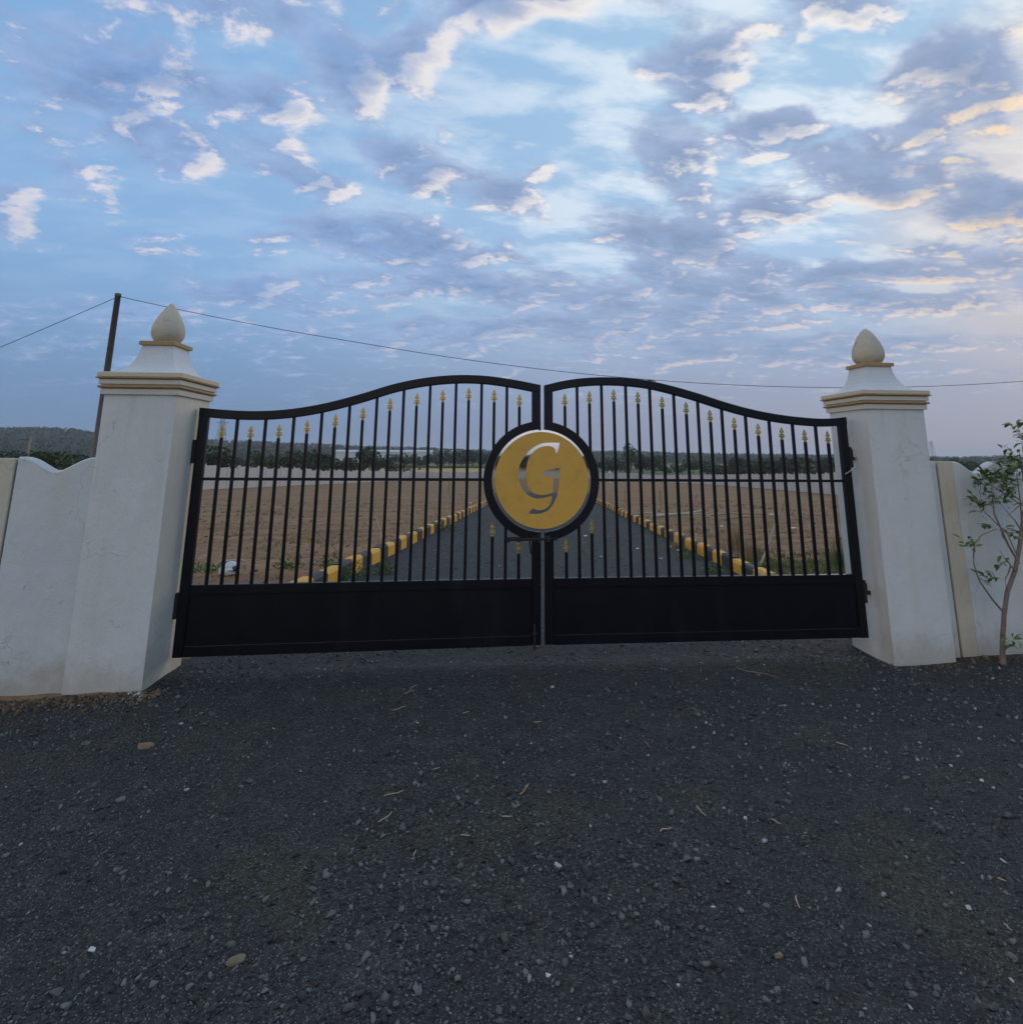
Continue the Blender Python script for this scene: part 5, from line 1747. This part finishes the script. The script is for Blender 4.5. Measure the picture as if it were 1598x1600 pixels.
# ------------------------------------------------------------------ sticks marking the plots, branch, bag, litter
STICKS = [((-2.23, 8.62), (-2.50, 8.62, .55), .018, 'b', 'pale leaning stick behind the left kerb, seen through the left leaf'), ((-2.68, 6.05), (-3.28, 6.05, .40), .010, 't', 'thin dark stick leaning left behind the left kerb'),
          ((-1.0, 21.0), (-.62, 21.9, .40), .022, 't', 'thin stick leaning right beside the left kerb, far up the road'), ((-.62, 21.2), (-.66, 21.0, .78), .016, 't', 'thin upright stick by the left kerb, far up the road'), ((.30, 23.4), (-.09, 23.4, -.12), .018, 't', 'thin stick leaning left near the end of the left kerb'),
          ((4.58, 4.62), (5.13, 4.62, .99), .020, 'b', 'long pale stick leaning right behind the right kerb'), ((8.82, 20.5), (8.80, 20.5, .24), .028, 't', 'dark upright peg in the right field'), ((9.12, 17.9), (9.39, 17.9, .23), .018, 't', 'reddish leaning stick in the right field beyond the pale branch'),
          ((7.0, 20.0), (7.02, 20.0, .25), .014, 't', 'thin upright stick by the far right kerb')]
for a, b, rr, kd, lab in STICKS:
    z = road_or_field(*a)
    mb = MB()
    d = Vector((b[0] - a[0], b[1] - a[1], b[2] - z))
    mb.tube([tuple(d * -.06), tuple(d * .35 + Vector((.01, 0, 0))), tuple(d * .7 + Vector((-.008, 0, 0))), tuple(d)], [rr, rr * .95, rr * .85, rr * .7], 6)
    tag(mb.build('marker_stick', M['bare_branch'] if kd == 'b' else M['twig'], None, True, loc=(a[0], a[1], z)), lab, 'stick', 'marker sticks in the plots')
z = road_or_field(7.6, 15.9)
br = empty('fallen_branch', (7.6, 15.9, z), .1, 'pale forked branch lying in the field behind the right kerb', 'branch')
mb = MB(); mb.tube([(-1.1, -.3, .06), (-.3, -.05, .09), (.5, .1, .10), (1.2, .35, .16), (1.7, .5, .38)], [.05, .055, .05, .035, .012], 7); mb.build('limb', M['bare_branch'], br, True)
mb = MB(); mb.tube([(.5, .1, .10), (1.1, -.1, .12), (1.5, -.15, .22)], [.035, .025, .008], 6); mb.tube([(-.3, -.05, .09), (-.9, .35, .12), (-1.6, .5, .10)], [.04, .03, .01], 6); mb.build('twig', M['bare_branch'], br, True)
for k, (x, y, ln, an, lab) in enumerate(((-4.3, 5.0, .55, .35, 'bent pale branch behind the white bag inside the left gate leaf'), (10.6, 16.4, 2.6, -.15, 'long dark branch lying in the right field, nearer the wall'), (9.6, 14.2, 1.8, -.1, 'thin dark branch lying in the right field in front of the longer one'))):
    z = road_or_field(x, y)
    mb = MB(); mb.tube([(-ln / 2, 0, .03), (-ln * .15, ln * .05, .09), (ln * .2, -ln * .03, .11), (ln / 2, ln * .04, .05)], [.022, .024, .018, .008], 6)
    o = mb.build('fallen_branch', M['bare_branch'] if k == 0 else M['twig'], None, True, loc=(x, y, z)); o.rotation_euler = (0, 0, an)
    tag(o, lab, 'branch', 'branches lying in the fields')


def crumpled(seed, sx, sy, sz_, amp, mat, sub=3):
    bm = bmesh.new()
    bmesh.ops.create_icosphere(bm, subdivisions=sub, radius=1.0)
    for v in bm.verts:
        p = v.co
        w = 1 + amp * float(fbm(np.array(p.x * 1.7 + seed), np.array(p.y * 1.7 + p.z * 2.1), seed, 4))
        v.co = Vector((p.x * sx * w, p.y * sy * w, max(p.z, -.35) * sz_ * w))
    me = bpy.data.meshes.new('bag')
    bm.to_mesh(me); bm.free()
    me.materials.append(mat)
    return me


z = road_or_field(-4.08, 4.2)
bag = put('plastic_bag', crumpled(5, .14, .11, .12, .55, M['paper']), None, (-4.08, 4.2, z + .06), (0, 0, .3))
tag(bag, 'crumpled white bag on the ground just inside the left gate leaf', 'bag')
put('bag_opening', crumpled(8, .065, .04, .05, .3, M['bag_dark'], 2), bag, (.09, -.066, .025))
for k, (x, y, s) in enumerate([(3.56, 26.3, .10), (7.46, 11.9, .07), (9.39, 11.3, .09), (3.46, 7.8, .045), (.56, 26.4, .12), (4.30, 7.5, .05), (4.35, 8.1, .05), (12.0, 17.0, .10), (1.6, 8.3, .03), (2.3, 6.6, .03), (-9.3, 12.0, .05), (-6.6, 9.0, .04), (-3.0, 17.0, .08), (-12, 15, .06), (3.4, 6.2, .035), (2.9, 10.4, .06)]):
    me = crumpled(20 + k, s, s * .7, s * .35, .5, M['paper'], 2)
    me.name = 'litter'
    tag(put('litter', me, None, (x, y, road_or_field(x, y) + s * .12), (0, 0, k * 1.3)), 'scrap of white litter on the road' if max(road_side(x, y)) < 0 else 'scrap of white litter in the field', 'litter', 'scraps of litter inside the gate')
mb = MB(); mb.tube([(0, 0, 0), (0, 0, 2.2)], [.12, .10], 8); mb.tube([(0, 0, 2.2), (0, 0, 2.9)], [.22, .05], 8)
x = unproject_col(953, 120)
tag(mb.build('marker_post', M['paper'], None, True, loc=(x, 120, gz(x, 120))), 'white post standing up the road in front of the far wall', 'post')

# ------------------------------------------------------------------ evening haze
hm = bpy.data.materials.new('evening_haze')
hm.use_nodes = True
hm.node_tree.nodes.clear()
ho = hm.node_tree.nodes.new('ShaderNodeOutputMaterial')
hv = hm.node_tree.nodes.new('ShaderNodeVolumePrincipled')
hv.inputs['Color'].default_value = (0.80, 0.86, 0.95, 1)
hv.inputs['Density'].default_value = 0.00019
hv.inputs['Anisotropy'].default_value = 0.2
hm.node_tree.links.new(hv.outputs[0], ho.inputs['Volume'])
mb = MB()
mb.box(-7000, 7000, -7000, 7000, -60, 75)
tag(mb.build('haze', hm), kind='stuff')
